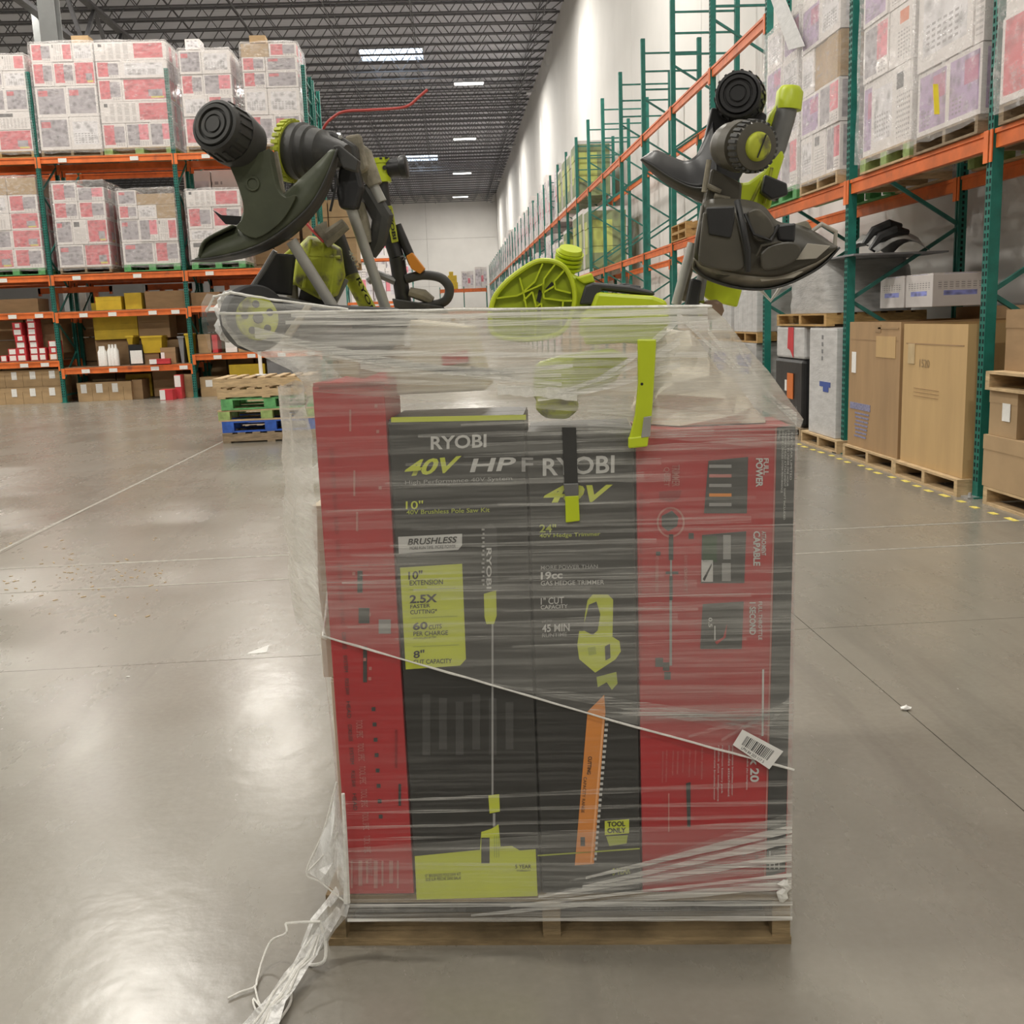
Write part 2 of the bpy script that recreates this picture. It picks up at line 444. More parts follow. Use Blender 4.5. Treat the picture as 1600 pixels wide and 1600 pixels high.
def beam(rack, axis, depth, a, c, z, hgt=.125, tags=()):
    """beam along the rack from frame a to frame c, with an end plate at each end and location labels"""
    P = (lambda d, s, z: Vector((d, s, z))) if axis == 'x' else (lambda d, s, z: Vector((s, d, z)))
    w = .022
    b = MB()
    def bx(d0, d1, s0, s1, z0, z1):
        p, q = P(d0, s0, z0), P(d1, s1, z1)
        b.box([min(p[i], q[i]) for i in range(3)], [max(p[i], q[i]) for i in range(3)])
    e = PW/2
    bx(depth-w, depth+w, a+e+.004, c-e-.004, z-hgt/2, z+hgt/2)
    bx(depth-w-.012, depth-w, a+e+.004, c-e-.004, z+hgt/2-.03, z+hgt/2)
    for s, t in ((a+.01, a+e+.004), (c-e-.004, c-.01)): bx(depth-e-.012, depth-e-.004, s, t+(.03 if s < (a+c)/2 else 0), z-hgt/2-.09, z+hgt/2)
    o = part('beam', b, M_orange, rack)
    for s in tags:
        q = MB(); p0, p1 = P(depth-w-.0025-.012, s-.085, z-.05), P(depth-w-.012-.0005, s+.085, z+.03)
        q.box([min(p0[i], p1[i]) for i in range(3)], [max(p0[i], p1[i]) for i in range(3)])
        part('location_label', q, M_tag, o)
    return o
# right hand rack: runs down the hall along the white wall
RX, RY0, RB, RD, RH = 3.785, 7.253, 2.612, 1.055, 6.41
ZB, ZU = 2.49, 4.66
rack_r = thing('pallet_rack', 'long green and orange pallet rack running down the white right wall', 'pallet rack', (RX+RD/2, 50, 0))
RY = lambda k: RY0+RB*k
NK = 36
for k in range(-2, NK):
    frame(rack_r, 'x', RY(k), RX, RX+RD, RH, slots=(-1 <= k <= 3))
for k in range(-2, NK-1):
    if k == 9: pass
    beam(rack_r, 'x', RX, RY(k), RY(k+1), ZB); beam(rack_r, 'x', RX+RD, RY(k), RY(k+1), ZB)
    if k >= 2:
        beam(rack_r, 'x', RX, RY(k), RY(k+1), ZU); beam(rack_r, 'x', RX+RD, RY(k), RY(k+1), ZU)
# shiny anchors at the foot of the nearest posts
for k in (0, 1):
    b = MB(); y = RY(k); b.box((RX-.12, y-.06, .0), (RX-.03, y+.05, .012)); b.lathe((RX-.09, y-.03, .012), (0, 0, 1), [(0, .014), (.03, .012), (.032, .001)], 8)
    part('anchor_plate', b, M_foot, rack_r)

# left hand racks: rows across the hall, the first one seen from the front
LY, LX0, LBAY, LH, LD = 22.8, -8.318, 2.765, 6.68, 1.05
LXF = lambda i: LX0+LBAY*i
LV = {-1: (.83, 1.85, 2.60, 4.96), 0: (.66, 1.83, 2.60, 4.96), 1: (.85, 1.86, 2.60, 4.96)}
def left_rack(y, label, last=2, levels=LV, deckz=True, tags=True):
    r = thing('pallet_rack', label, 'pallet rack', (LXF(0), y+.5, 0))
    for i in range(-1, last+1): frame(r, 'y', LXF(i), y, y+LD, LH, slots=(tags and i >= 0))
    for i in range(-1, last):
        a, c = LXF(i), LXF(i+1)
        for n, z in enumerate(levels[i]):
            tg = [a+LBAY*q+random.uniform(-.1, .1) for q in ((.22, .68) if n >= 2 else (.18, .42, .72, .9))] if tags else ()
            beam(r, 'y', y, a, c, z, tags=tg); beam(r, 'y', y+LD, a, c, z)
            if n < 2 or n == 2:
                b = MB(); b.box((a+.05, y+.03, z+.0645), (c-.05, y+LD-.03, z+.08)); part('shelf_board', b, M_shelf, r)
    return r
rack_l1 = left_rack(LY, 'green and orange rack with hand stacked shelves, front row on the left')
LY2 = LY+LD+.35
rack_l2 = left_rack(LY2, 'green and orange rack back to back behind the front left rack', tags=False)
# rows farther down on the left, only their ends are seen
for n, y in enumerate((60.0, 74.0, 88.0)):
    r = thing('pallet_rack', 'green and orange rack end far down on the left, %s of three' % ('nearest', 'middle', 'farthest')[n], 'pallet rack', (-4.2, y+.5, 0))
    for i in (1, 2): frame(r, 'y', LXF(i)-.2, y, y+LD, 7.2)
    for z in (2.6, 4.96):
        beam(r, 'y', y, LXF(1)-.2, LXF(2)-.2, z); beam(r, 'y', y+LD, LXF(1)-.2, LXF(2)-.2, z)
# cross rack near the far wall
FY = 100.0
rack_f = thing('pallet_rack', 'brown beamed rack standing across the aisle before the far wall', 'pallet rack', (1.5, FY, 0))
for x in (-.9, 1.35, 3.5): frame(rack_f, 'y', x, FY, FY+1.05, 4.6)
for a, c in ((-.9, 1.35), (1.35, 3.5)):
    for z in (2.2, 4.25): beam(rack_f, 'y', FY, a, c, z, .3); beam(rack_f, 'y', FY+1.05, a, c, z, .3)
# ------------------------------------------------------------------ pallets
M_wood = mat('pale_pallet_wood', (.50, .36, .20), .75, scale=9, stretch=(1, 1, 6), var=.25, bump=.2)
M_woodd = mat('weathered_pallet_wood', (.27, .20, .125), .8, scale=9, stretch=(1, 1, 6), var=.35, bump=.2)
M_woody = mat('honey_pallet_wood', (.44, .27, .10), .75, scale=9, stretch=(1, 1, 6), var=.25, bump=.2)
M_pgreen = mat('green_painted_wood', (.12, .36, .13), .7, scale=14, var=.3)
M_polive = mat('faded_green_wood', (.30, .40, .14), .75, scale=14, var=.3)
M_pblue = mat('blue_painted_wood', (.03, .10, .42), .65, scale=14, var=.3)
def pallet_proto(block=False, w=1.0, d=1.2, h=.127, n=7, mats=None):
    """w along the stringer ends (front), d along the stringers"""
    m_b, m_s = mats
    t = thing('wooden_pallet', 'wooden pallet', 'pallet')
    bt = .018
    for i in range(n):
        y0 = i*(d-.10)/(n-1); wd = .125 if i in (0, n-1) else .095
        if i == n-1: y0 = d-wd
        b = MB(); b.box((-w/2+random.uniform(-.004, .004), y0, h-bt), (w/2+random.uniform(-.004, .004), y0+wd, h)); lpart('deck_board', b, m_b, t)
    for i in range(3):
        x = -w/2+i*(w-.045 if not block else w-.12)/2
        if block:
            for y in (0, d/2-.07, d-.14):
                b = MB(); b.box((x, y, .018), (x+.12, y+.14, h-bt-.018)); lpart('block', b, m_s, t)
            b = MB(); b.box((x, 0, h-bt-.018), (x+.12, d, h-bt)); lpart('stringer_board', b, m_s, t)
        else:
            b = MB(); b.box((x, 0, bt), (x+.045, d, h-bt)); lpart('stringer', b, m_s, t)
    for i in range(3 if not block else 3):
        y0 = (0, d/2-.05, d-.1)[i]
        b = MB(); b.box((-w/2, y0, 0), (w/2, y0+.1, bt)); lpart('bottom_board', b, m_b, t)
    return t
PAL = {'wood': pallet_proto(mats=(M_wood, M_wood)), 'old': pallet_proto(mats=(M_woodd, M_woodd)), 'honey': pallet_proto(mats=(M_woody, M_woody)),
       'green': pallet_proto(True, h=.14, mats=(M_pgreen, M_pgreen)), 'olive': pallet_proto(True, h=.14, mats=(M_wood, M_polive)), 'blue': pallet_proto(True, h=.14, mats=(M_pblue, M_pblue))}
_used = set()
def pallet(kind, loc, rz, label, sx=1.0, sy=1.0):
    p = PAL[kind]
    if kind in _used: p = copy_tree(p)
    _used.add(kind)
    p.location = loc; p.rotation_euler = (0, 0, rz); p.scale = (sx, sy, 1); p['label'] = label; p['category'] = 'pallet'
    return p

# ------------------------------------------------------------------ printed cartons
def printed(name, red, grey, layout):
    """white carton with printed colour blocks and lines of small print; layout picks where the blocks lie"""
    m, nt, b = _nt(name); b.inputs['Roughness'].default_value = .5
    tc = nd(nt, 'ShaderNodeTexCoord'); sx = nd(nt, 'ShaderNodeSeparateXYZ'); lk(nt, tc.outputs['Generated'], sx.inputs[0])
    sn = nd(nt, 'ShaderNodeSeparateXYZ'); lk(nt, tc.outputs['Normal'], sn.inputs[0])
    side = mth(nt, 'GREATER_THAN', mth(nt, 'ABSOLUTE', sn.outputs[0]), .5)
    u = mth(nt, 'ADD', mth(nt, 'MULTIPLY', sx.outputs[1], side), mth(nt, 'MULTIPLY', sx.outputs[0], mth(nt, 'SUBTRACT', 1, side)))
    v = sx.outputs[2]
    oi = nd(nt, 'ShaderNodeObjectInfo'); rnd = oi.outputs['Random']
    def win(x, a, c): return mth(nt, 'MULTIPLY', mth(nt, 'GREATER_THAN', x, a), mth(nt, 'LESS_THAN', x, c))
    def rect(a, c, d, e): return mth(nt, 'MULTIPLY', win(u, a, c), win(v, d, e))
    cd = tc.outputs['Object']
    vor = nd(nt, 'ShaderNodeTexVoronoi'); vor.inputs['Scale'].default_value = 5.5; mp = nd(nt, 'ShaderNodeMapping'); lk(nt, tc.outputs['Generated'], mp.inputs[0])
    cx = nd(nt, 'ShaderNodeCombineXYZ'); lk(nt, mth(nt, 'MULTIPLY', rnd, 31), cx.inputs[0]); lk(nt, mth(nt, 'MULTIPLY', rnd, 17), cx.inputs[2]); lk(nt, cx.outputs[0], mp.inputs['Location']); lk(nt, mp.outputs[0], vor.inputs['Vector'])
    pic = ramp(nt, vor.outputs['Distance'], .1, .6)
    white = (.80, .755, .735)
    picc = mixc(nt, pic, grey, [min(1, x*2.4) for x in grey])
    redc = mixc(nt, pic, red, [min(1, x*1.5+.06) for x in red])
    c = white
    for kind, r in layout:
        f = rect(*r)
        if kind == 'r': c = mixc(nt, f, c, redc)
        elif kind == 'g': c = mixc(nt, f, c, picc)
        elif kind == 't':
            w = mth(nt, 'GREATER_THAN', mth(nt, 'SINE', mth(nt, 'MULTIPLY', v, 95)), .15)
            wn = mth(nt, 'GREATER_THAN', mth(nt, 'SINE', mth(nt, 'ADD', mth(nt, 'MULTIPLY', u, 60), mth(nt, 'MULTIPLY', rnd, 40))), -.4)
            c = mixc(nt, mth(nt, 'MULTIPLY', f, mth(nt, 'MULTIPLY', mth(nt, 'MULTIPLY', w, wn), .75)), c, (.22, .2, .2))
        elif kind == 'k': c = mixc(nt, f, c, (.05, .05, .055))
        elif kind == 'o': c = mixc(nt, f, c, (.75, .20, .07))
        elif kind == 'y': c = mixc(nt, f, c, (.7, .6, .08))
    d = ramp(nt, noise(nt, 3.5, coord='Generated'), .25, .75)
    c = mixc(nt, mth(nt, 'MULTIPLY', d, .22), c, (.56, .50, .49))
    lk(nt, c, b.inputs['Base Color']); return m
RED, PINK, GRY, PUR = (.44, .055, .075), (.52, .12, .16), (.17, .155, .17), (.20, .14, .23)
PR = {
 'redgrey': (printed('print_red_and_grey', RED, GRY, [('r', (.07, .52, .12, .92)), ('g', (.50, .93, .2, .86)), ('t', (.55, .9, .06, .18))]), 'red and grey printed'),
 'greyred': (printed('print_grey_and_red', PINK, GRY, [('g', (.06, .55, .08, .93)), ('r', (.55, .95, .3, .93)), ('t', (.58, .92, .06, .26))]), 'grey and pink printed'),
 'grey': (printed('print_grey', RED, GRY, [('g', (.07, .93, .10, .92)), ('r', (.1, .4, .68, .86))]), 'grey printed'),
 'whitered': (printed('print_white_and_red', RED, GRY, [('k', (.06, .11, .74, .9)), ('t', (.14, .5, .35, .9)), ('r', (.55, .95, .12, .9)), ('t', (.06, .5, .08, .3))]), 'white and red printed'),
 'text': (printed('print_text', RED, GRY, [('k', (.12, .5, .70, .9)), ('t', (.12, .88, .08, .62))]), 'white text printed'),
 'red': (printed('print_red', RED, GRY, [('r', (.05, .95, .08, .95)), ('g', (.55, .85, .2, .5)), ('y', (.6, .88, .12, .2))]), 'mostly red printed'),
 'purple': (printed('print_purple', (.32, .07, .16), PUR, [('g', (.07, .93, .08, .92)), ('r', (.5, .9, .5, .85)), ('t', (.1, .45, .1, .4))]), 'purple and grey printed'),
 'pale': (printed('print_pale', PINK, (.34, .33, .34), [('g', (.1, .9, .15, .85)), ('t', (.15, .8, .2, .5))]), 'pale grey printed'),
 'orange': (printed('print_orange_mark', RED, GRY, [('o', (.4, .75, .68, .9)), ('t', (.3, .8, .1, .6))]), 'white orange marked'),
 'lime': (printed('print_lime', (.35, .40, .05), (.10, .13, .05), [('g', (.05, .95, .06, .94)), ('r', (.1, .6, .3, .8))]), 'lime and black printed'),
}
M_kraft = mat('brown_corrugated_board', (.42, .285, .15), .75, scale=4, stretch=(1, 1, 3), var=.1)
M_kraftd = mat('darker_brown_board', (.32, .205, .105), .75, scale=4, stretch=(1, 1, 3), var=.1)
M_tape = mat('clear_packing_tape', (.52, .43, .30), .25, var=.08)
PR['kraft'] = (M_kraft, 'plain brown'); PR['kraftd'] = (M_kraftd, 'darker plain brown')
# carton: body with slightly open top flaps, seam and tape, one unit large; copies are scaled
def carton_mesh(m):
    b = MB(); e = .012
    b.add([(-.5,0,0),(.5,0,0),(.5,1,0),(-.5,1,0),(-.5,0,.975),(.5,0,.975),(.5,1,.975),(-.5,1,.975)], [(0,3,2,1),(0,1,5,4),(1,2,6,5),(2,3,7,6),(3,0,4,7),(4,5,6,7)])
    b.box((-.5+e, e*.3, .975), (.5-e, .492, .994)); b.box((-.5+e, .508, .975), (.5-e, 1-e*.3, 1.0))
    b.box((-.5-.004, .46, .80), (-.5, .54, .985)); b.box((.5, .46, .80), (.5+.004, .54, .985))
    b.box((-.5, .46, .994), (.5, .54, 1.004))
    return mesh_of(b, m)
CM = {k: carton_mesh(v[0]) for k, v in PR.items()}
def carton(kind, loc, size, rz, label, group=None, name='carton'):
    o = bpy.data.objects.new(name, CM[kind]); col.objects.link(o); o.location = loc; o.scale = size; o.rotation_euler = (0, 0, rz)
    return tag(o, label, 'carton', group)
# ------------------------------------------------------------------ stretch film on the racked loads
def film_mat(name, base, amp, facing, stretch=(1.2, 1.2, 40), scale=3.0, col_=(.80, .79, .76), rough=.22, lo=.45, hi=.75, bump=.35):
    m, nt, b = _nt(name)
    n1 = ramp(nt, noise(nt, scale, stretch, detail=8, rough=.68), lo, hi)
    n2 = ramp(nt, noise(nt, 2.2, (1, 1, 2.2), detail=3, off=(5, 1, 3)), .3, .72)
    lw = nd(nt, 'ShaderNodeLayerWeight'); lw.inputs[0].default_value = .35
    a = mth(nt, 'ADD', base, mth(nt, 'MULTIPLY', mth(nt, 'MULTIPLY', n1, mth(nt, 'ADD', n2, .35)), amp))
    a = mth(nt, 'ADD', a, mth(nt, 'MULTIPLY', mth(nt, 'POWER', lw.outputs['Facing'], 2.0), facing), clamp=True)
    b.inputs['Base Color'].default_value = (*col_, 1); b.inputs['Roughness'].default_value = rough
    lk(nt, a, b.inputs['Alpha'])
    bn = nd(nt, 'ShaderNodeBump'); bn.inputs['Strength'].default_value = bump; bn.inputs['Distance'].default_value = .004
    lk(nt, n1, bn.inputs['Height']); lk(nt, bn.outputs[0], b.inputs['Normal'])
    m.use_transparent_shadow = True
    return m
M_film = film_mat('rack_load_film', .13, .36, .35, (7, 7, 12), 1.6, (.86, .84, .83), .10, bump=.9)
def film_shell(W, D, H, M, label, seed=0, over=.02, top=True):
    rnd = random.Random(seed); nx, ny, nz = 6, 4, 9
    ring = []
    for i in range(nx): ring.append((-W/2+W*i/nx, 0))
    for i in range(ny): ring.append((W/2, D*i/ny))
    for i in range(nx): ring.append((W/2-W*i/nx, D))
    for i in range(ny): ring.append((-W/2, D-D*i/ny))
    rows = []
    for k in range(nz+1):
        z = -.06+(H+.08)*k/nz; row = []
        for (x, y) in ring:
            cx, cy = x, y-D/2; sc = 1+over/ max(.3, W/2)+rnd.uniform(-.004, .022)
            if k == nz: sc *= .985
            row.append(M @ Vector((cx*sc, cy*sc+D/2, z+rnd.uniform(-.015, .015))))
        rows.append(row)
    b = MB(); b.grid(rows, True)
    if top:
        cap = [M @ Vector((x*.97, (y-D/2)*.97+D/2, H+.035+rnd.uniform(-.01, .02))) for (x, y) in ring]
        b.add(cap, [tuple(range(len(cap)))]); o = len(b.v)-len(cap); n = len(cap)
        b.f += [(o-n+j, o-n+(j+1) % n, o+(j+1) % n, o+j) for j in range(n)]
    return solo('stretch_film', b, M_film, label, 'plastic film', smooth=True)
ORD = ['top', 'second', 'third', 'fourth', 'fifth', 'sixth', 'seventh', 'eighth']
COLN = {1: ['full width'], 2: ['left', 'right'], 3: ['left', 'middle', 'right'], 4: ['far left', 'centre left', 'centre right', 'far right']}
def stack(where, loc, rz, W, D, rows, seed, film=True, pk=None, nback=1, taper=0.):
    """a wrapped pallet load; rows from the top down: (height, [(kind, width share), ...]); x to the right as seen from the aisle, y into the rack"""
    rnd = random.Random(seed)
    M = Matrix.Translation(loc) @ Matrix.Rotation(rz, 4, 'Z')
    ph = 0
    if pk:
        ph = .14 if pk in ('green', 'olive', 'blue') else .127
        pallet(pk, loc, rz, '%s pallet under %s' % ({'wood': 'pale wooden', 'old': 'weathered wooden', 'honey': 'honey coloured wooden', 'green': 'green block', 'olive': 'faded green block', 'blue': 'blue block'}[pk], where), sx=W/1.0, sy=D/1.2)
    H = sum(r[0] for r in rows); z = ph+H+.002
    for ri, (h, cols) in enumerate(rows):
        z -= h; tot = sum(c[1] for c in cols); x = -W/2
        for ci, c in enumerate(cols):
            w = W*c[1]/tot; n = 2 if ci == len(cols)-1 else 1
            for q in range(n):
                dd = D/2 if n == 2 else D*.92
                j = rnd.uniform(0, .022)
                lp = Vector((x+w/2, q*dd+j, z+.001))
                hh = h-.004-(c[2] if len(c) > 2 else 0)
                lab = '%s carton, %s row %s%s of %s' % (PR[c[0]][1], ORD[ri], COLN[len(cols)][ci] if len(cols) > 1 else 'single', ' rear' if q else '', where)
                carton(c[0], M @ lp, (w-.006, dd-.03, hh), rz+rnd.uniform(-.006, .006), lab)
            x += w
    if film: film_shell(W+.02, D+.02, H, M @ Matrix.Translation((0, -.005, ph)), 'clear stretch film wrapped round %s' % where, seed)
    return H
ZR = .066     # beam half height
# left rack, top level -------------------------------------------------------------------------------------------------
zt = 4.96+ZR; FYL = LY-.03
def lstack(where, u0, u1, v, lev, rows, seed, **kw):
    a = on_y(u0, v, FYL).x; c = on_y(u1, v, FYL).x
    stack(where, Vector(((a+c)/2, FYL, lev)), 0, c-a, 1.05, rows, seed, **kw)
R3 = lambda a, b, c: [(a, 1), (b, 1), (c, 1)]
R2 = lambda a, b, s=1: [(a, 1), (b, s)]
lstack('upper left cut off stack', -62, 47, 180, zt, [(.30, R3('kraft', 'redgrey', 'whitered')), (.34, R3('grey', 'redgrey', 'pale')), (.45, R3('pale', 'grey', 'grey')), (.35, R2('redgrey', 'text')), (.42, R2('red', 'red'))], 1, pk='honey')
lstack('upper left first full stack', 58, 155, 180, zt, [(.36, R3('redgrey', 'whitered', 'pale')), (.46, R3('redgrey', 'redgrey', 'red')), (.60, R2('grey', 'grey')), (.64, R2('grey', 'pale'))], 2, pk='old')
lstack('upper left wide stack', 157, 268, 180, zt, [(.36, [('whitered', 1)]), (.34, R2('redgrey', 'pale', 2)), (.44, R2('redgrey', 'red', 2)), (.42, [('whitered', 1)]), (.48, R3('redgrey', 'greyred', 'greyred'))], 3, pk='olive')
lstack('upper left third stack', 287, 366, 180, zt, [(.46, R2('grey', 'pale', 1.3)), (.42, R2('redgrey', 'greyred', 1.3)), (.40, R2('pale', 'redgrey')), (.58, R2('redgrey', 'red'))], 4, pk='wood')
lstack('upper left last stack', 384, 470, 180, zt, [(.26, R2('kraft', 'redgrey')), (.28, R2('redgrey', 'grey', 1.4)), (.32, R2('redgrey', 'grey', 1.4)), (.52, R2('pale', 'pale', 1.4)), (.58, R2('redgrey', 'grey'))], 5, pk='wood')
_q = on_x(1463, 155, RX-.105)
b = MB(); b.bar(_q+Vector((0, -.02, -.11)), _q+Vector((0, .02, .11)), .006, .04, (1, 0, 0)); solo('yellow_strip', b, mat('yellow_tape_strip', (.75, .62, .03), .4), 'short yellow strip stuck on the stack left of nearest right post', 'tape')
# loose cartons on top
def loose(kind, u0, u1, v, Yp, z, h, d, label):
    a = on_y(u0, v, Yp).x; c = on_y(u1, v, Yp).x
    carton(kind, ((a+c)/2, Yp, z), (c-a, d, h), 0, label)
loose('kraft', 113, 140, 80, FYL+.5, zt+.127+2.10, .22, .3, 'open brown carton lying on top of the upper left first full stack')
loose('pale', 289, 312, 70, FYL+.1, zt+.127+1.90, .20, .4, 'small white carton alone on top of the third stack, upper left rack')
loose('kraft', 390, 415, 70, FYL+.1, zt+.127+2.0, .14, .3, 'flat brown carton alone on top of the upper left last stack')
# left rack, second level
zm = 2.60+ZR+.016
lstack('lower left cut off stack', -30, 62, 350, zm, [(.34, R2('kraft', 'kraft')), (.36, R2('pale', 'redgrey')), (.34, R2('text', 'red')), (.38, R2('grey', 'red')), (.40, R2('red', 'redgrey'))], 11, pk='green')
lstack('lower left stepped stack', 86, 167, 350, zm, [(.38, [('redgrey', 1), ('greyred', 1.1, .10)]), (.36, R2('redgrey', 'redgrey', 1.1)), (.50, [('grey', .9), ('text', .8), ('red', 1.1)]), (.46, R2('grey', 'red'))], 12, pk='old')
lstack('lower left square stack', 187, 276, 350, zm, [(.30, [('grey', .8), ('kraft', 1.6, .08)]), (.28, R3('redgrey', 'pale', 'kraft')), (.46, R3('grey', 'greyred', 'whitered')), (.46, [('grey', 1.3), ('redgrey', 1)])], 13, pk='green')
lstack('lower left stack beside black guard', 294, 378, 350, zm, [(.34, [('whitered', 1)]), (.44, R2('redgrey', 'redgrey', 1.2)), (.24, R2('pale', 'pale')), (.44, R2('text', 'greyred'))], 14, pk='green')
# right rack, second level ---------------------------------------------------------------------------------------------
zr = ZB+ZR
def rstack(where, y0, y1, rows, seed, z=zr, **kw): stack(where, Vector((RX-.06, (y0+y1)/2, z)), -math.pi/2, abs(y1-y0), 1.12, rows, seed, **kw)
rstack('nearest right rack stack', 5.7, 7.12, [(.6, R3('purple', 'pale', 'purple')), (.62, R2('greyred', 'purple')), (.66, R3('pale', 'greyred', 'greyred')), (.55, R2('red', 'greyred'))], 21, pk='old')
rstack('stack left of nearest right post', 7.40, 8.42, [(.42, R2('purple', 'pale')), (.46, R2('greyred', 'text')), (.46, R3('pale', 'red', 'pale')), (.64, [('pale', 2.2), ('text', .35)]), (.48, R2('purple', 'purple'))], 22, pk='old')
rstack('stack on faded green right pallet', 8.50, 9.52, [(.4, R2('grey', 'pale')), (.42, R2('redgrey', 'text')), (.40, R2('purple', 'text')), (.46, [('greyred', 1), ('orange', .9)]), (.62, [('purple', .5), ('pale', 1.2), ('text', .9)])], 23, pk='olive')
rstack('stack beyond the second right post', 10.08, 11.16, [(.5, R2('pale', 'kraft')), (.44, R2('purple', 'pale')), (.42, R3('pale', 'kraft', 'kraft')), (.40, R2('purple', 'greyred')), (.44, R3('pale', 'text', 'greyred'))], 24, pk='wood')
rstack('crumpled stack behind the lime tube', 11.26, 12.36, [(.40, R2('pale', 'purple')), (.42, R2('purple', 'pale')), (.42, R3('pale', 'purple', 'pale')), (.5, R2('purple', 'greyred'))], 25, pk='green')
# far loads, too small to tell their cartons apart
FAR = {}
def far_load(kind, seed):
    rnd = random.Random(seed); b = MB(); z = .13
    b.box((-.5, 0, 0), (.5, .1, .13)); b.box((-.5, .9, 0), (.5, 1.0, .13)); b.box((-.5, 0, .1), (.5, 1, .13))
    for h in kind:
        n = rnd.choice((2, 2, 3)); w = 1.0/n
        for i in range(n):
            j = rnd.uniform(0, .03); b.box((-.5+i*w+.01, j, z), (-.5+(i+1)*w-.01, 1-j, z+h-.01))
        z += h
    return b
M_far = printed('far_load_print', PINK, (.30, .28, .30), [('g', (.05, .45, .1, .9)), ('r', (.5, .7, .3, .6)), ('g', (.72, .95, .2, .8)), ('t', (.5, .7, .65, .9))])
FARM = [mesh_of(far_load(hs, i), M) for i, (hs, M) in enumerate([((.4, .45, .4, .35), M_far), ((.5, .5, .45), M_far), ((.35, .35, .4, .4, .3), M_far), ((.5, .45, .5), PR['lime'][0]), ((.4, .35, .3), PR['kraft'][0])])]
def far(i, loc, rz, label, group, sc=(1.1, 1.05, 1.0)):
    o = link('wrapped_load', FARM[i]); o.location = loc; o.rotation_euler = (0, 0, rz); o.scale = sc; tag(o, label, 'pallet load', group)
rf = random.Random(5)
LVN = {0: 'on the floor under', zr: 'on the first beams of', ZU+ZR: 'on the upper beams of'}
G1 = 'far wrapped loads %s the right rack'; L1_ = 'pale wrapped load far down the hall %s the right rack'
for k in range(8, NK-1):
    for h in (0, 1):
        y = RY(k)+.68+h*1.27
        for z in (0, zr, ZU+ZR):
            if z > 3 and k < 9: continue
            if z > 3 and 10 < k < 12 and h: continue
            if z == zr and k < 10 and rf.random() < .4: continue
            lime = (8 <= k <= 10)
            if lime: far(3 if z else 4, (RX-.02, y, z), -math.pi/2, 'lime and black wrapped load %s on the right rack' % ('low' if z == 0 else 'high' if z > 3 else 'halfway up'), 'lime loads down the right rack %s' % ('low' if z == 0 else 'high' if z > 3 else 'halfway up'), (1.1, 1.05, rf.uniform(.8, 1.15)))
            else: far(rf.choice((0, 1, 2)), (RX-.02, y, z), -math.pi/2, L1_ % LVN[z], G1 % LVN[z], (1.1, 1.05, rf.uniform(.75, 1.12)))
for k in range(5, 8):
    for h in (0, 1):
        far(rf.choice((3, 4)), (RX, RY(k)+.68+h*1.27, 0), -math.pi/2, 'low load in lime or brown cartons on floor under the right rack', 'floor loads under the middle of the right rack', (1.1, 1.0, rf.uniform(.7, 1)))
for n, y in enumerate((60.0, 74.0, 88.0)):
    for z in (0, 2.66, 5.03):
        for j in (0, 1): far(rf.choice((0, 1, 2)), (-4.9+1.35*j, y-.02, z), 0, 'pale wrapped load %s in the %s far left rack end' % ('on the floor' if z == 0 else 'halfway up' if z < 3 else 'on top', ('nearest', 'middle', 'farthest')[n]), 'loads in the far left rack ends %d %d' % (n, z), (1.2, 1.05, rf.uniform(.9, 1.25)))
M_yb = mat('yellow_plastic', (.62, .42, .02), .5)
for j, (u, kind) in enumerate(((707, 'y'), (731, 1), (752, 2))):
    x = on_y(u, 440, FY).x
    if kind == 'y':
        for z, lb in ((4.41, 'stacked on the cross rack before the far wall'), (.13, 'on the floor under the cross rack')):
            b = MB(); b.box((x-.5, FY, z), (x+.5, FY+.9, z+.6)); b.box((x-.42, FY+.05, z+.6), (x+.42, FY+.85, z+1.25)); b.box((x-.3, FY+.1, z+1.25), (x+.1, FY+.8, z+1.6))
            if z > 1: solo('yellow_crate', b, M_yb, 'yellow plastic crates ' + lb, 'crate', bevel=.02)
            else: solo('brown_crate', b, M_kraft, 'brown cartons ' + lb, 'carton', bevel=.02)
    else:
        for z, lb in ((4.41, 'on the beam of'), (0, 'under')):
            far(kind, (x, FY, z), 0, 'grey wrapped load %s the cross rack, %s' % (lb, 'left one' if j == 1 else 'right one'), None, (1.15, 1, 1))
# ------------------------------------------------------------------ hand stacked shelves of the left rack
M_redbox = mat('red_shoe_box', (.55, .04, .05), .5, scale=9)
M_white = mat('white_paper', (.80, .79, .76), .6, scale=40, var=.06)
M_black = mat('black_plastic', (.012, .012, .013), .4, var=.2)
M_orangebox = mat('orange_box', (.62, .16, .03), .5)
M_yellow = mat('yellow_bin', (.55, .38, .02), .5, scale=5)
M_greyp = mat('grey_plastic', (.22, .22, .23), .45)
def small_box(name, a, c, m, label, cat, lab=None, lid=True):
    """a shelf box with a lid and, if lab, a white label as (x share from, to, z share from, to) on its front"""
    b = MB(); h = c[2]-a[2]
    b.box(a, (c[0], c[1], c[2]-h*.28 if lid else c[2]))
    x, y = (a[0]+c[0])/2, (a[1]+c[1])/2
    t = thing(name, label, cat, (x, y, a[2]))
    part('body', b, m, t)
    if lid:
        b = MB(); b.box((a[0]-.003, a[1]-.003, c[2]-h*.28), (c[0]+.003, c[1]+.003, c[2])); part('lid', b, m, t)
    if lab:
        b = MB(); w = c[0]-a[0]
        b.box((a[0]+w*lab[0], a[1]-.006, a[2]+h*lab[2]), (a[0]+w*lab[1], a[1]-.0035, a[2]+h*lab[3])); part('label', b, M_white, t, label='white paper label')
    return t
YS = LY+.06
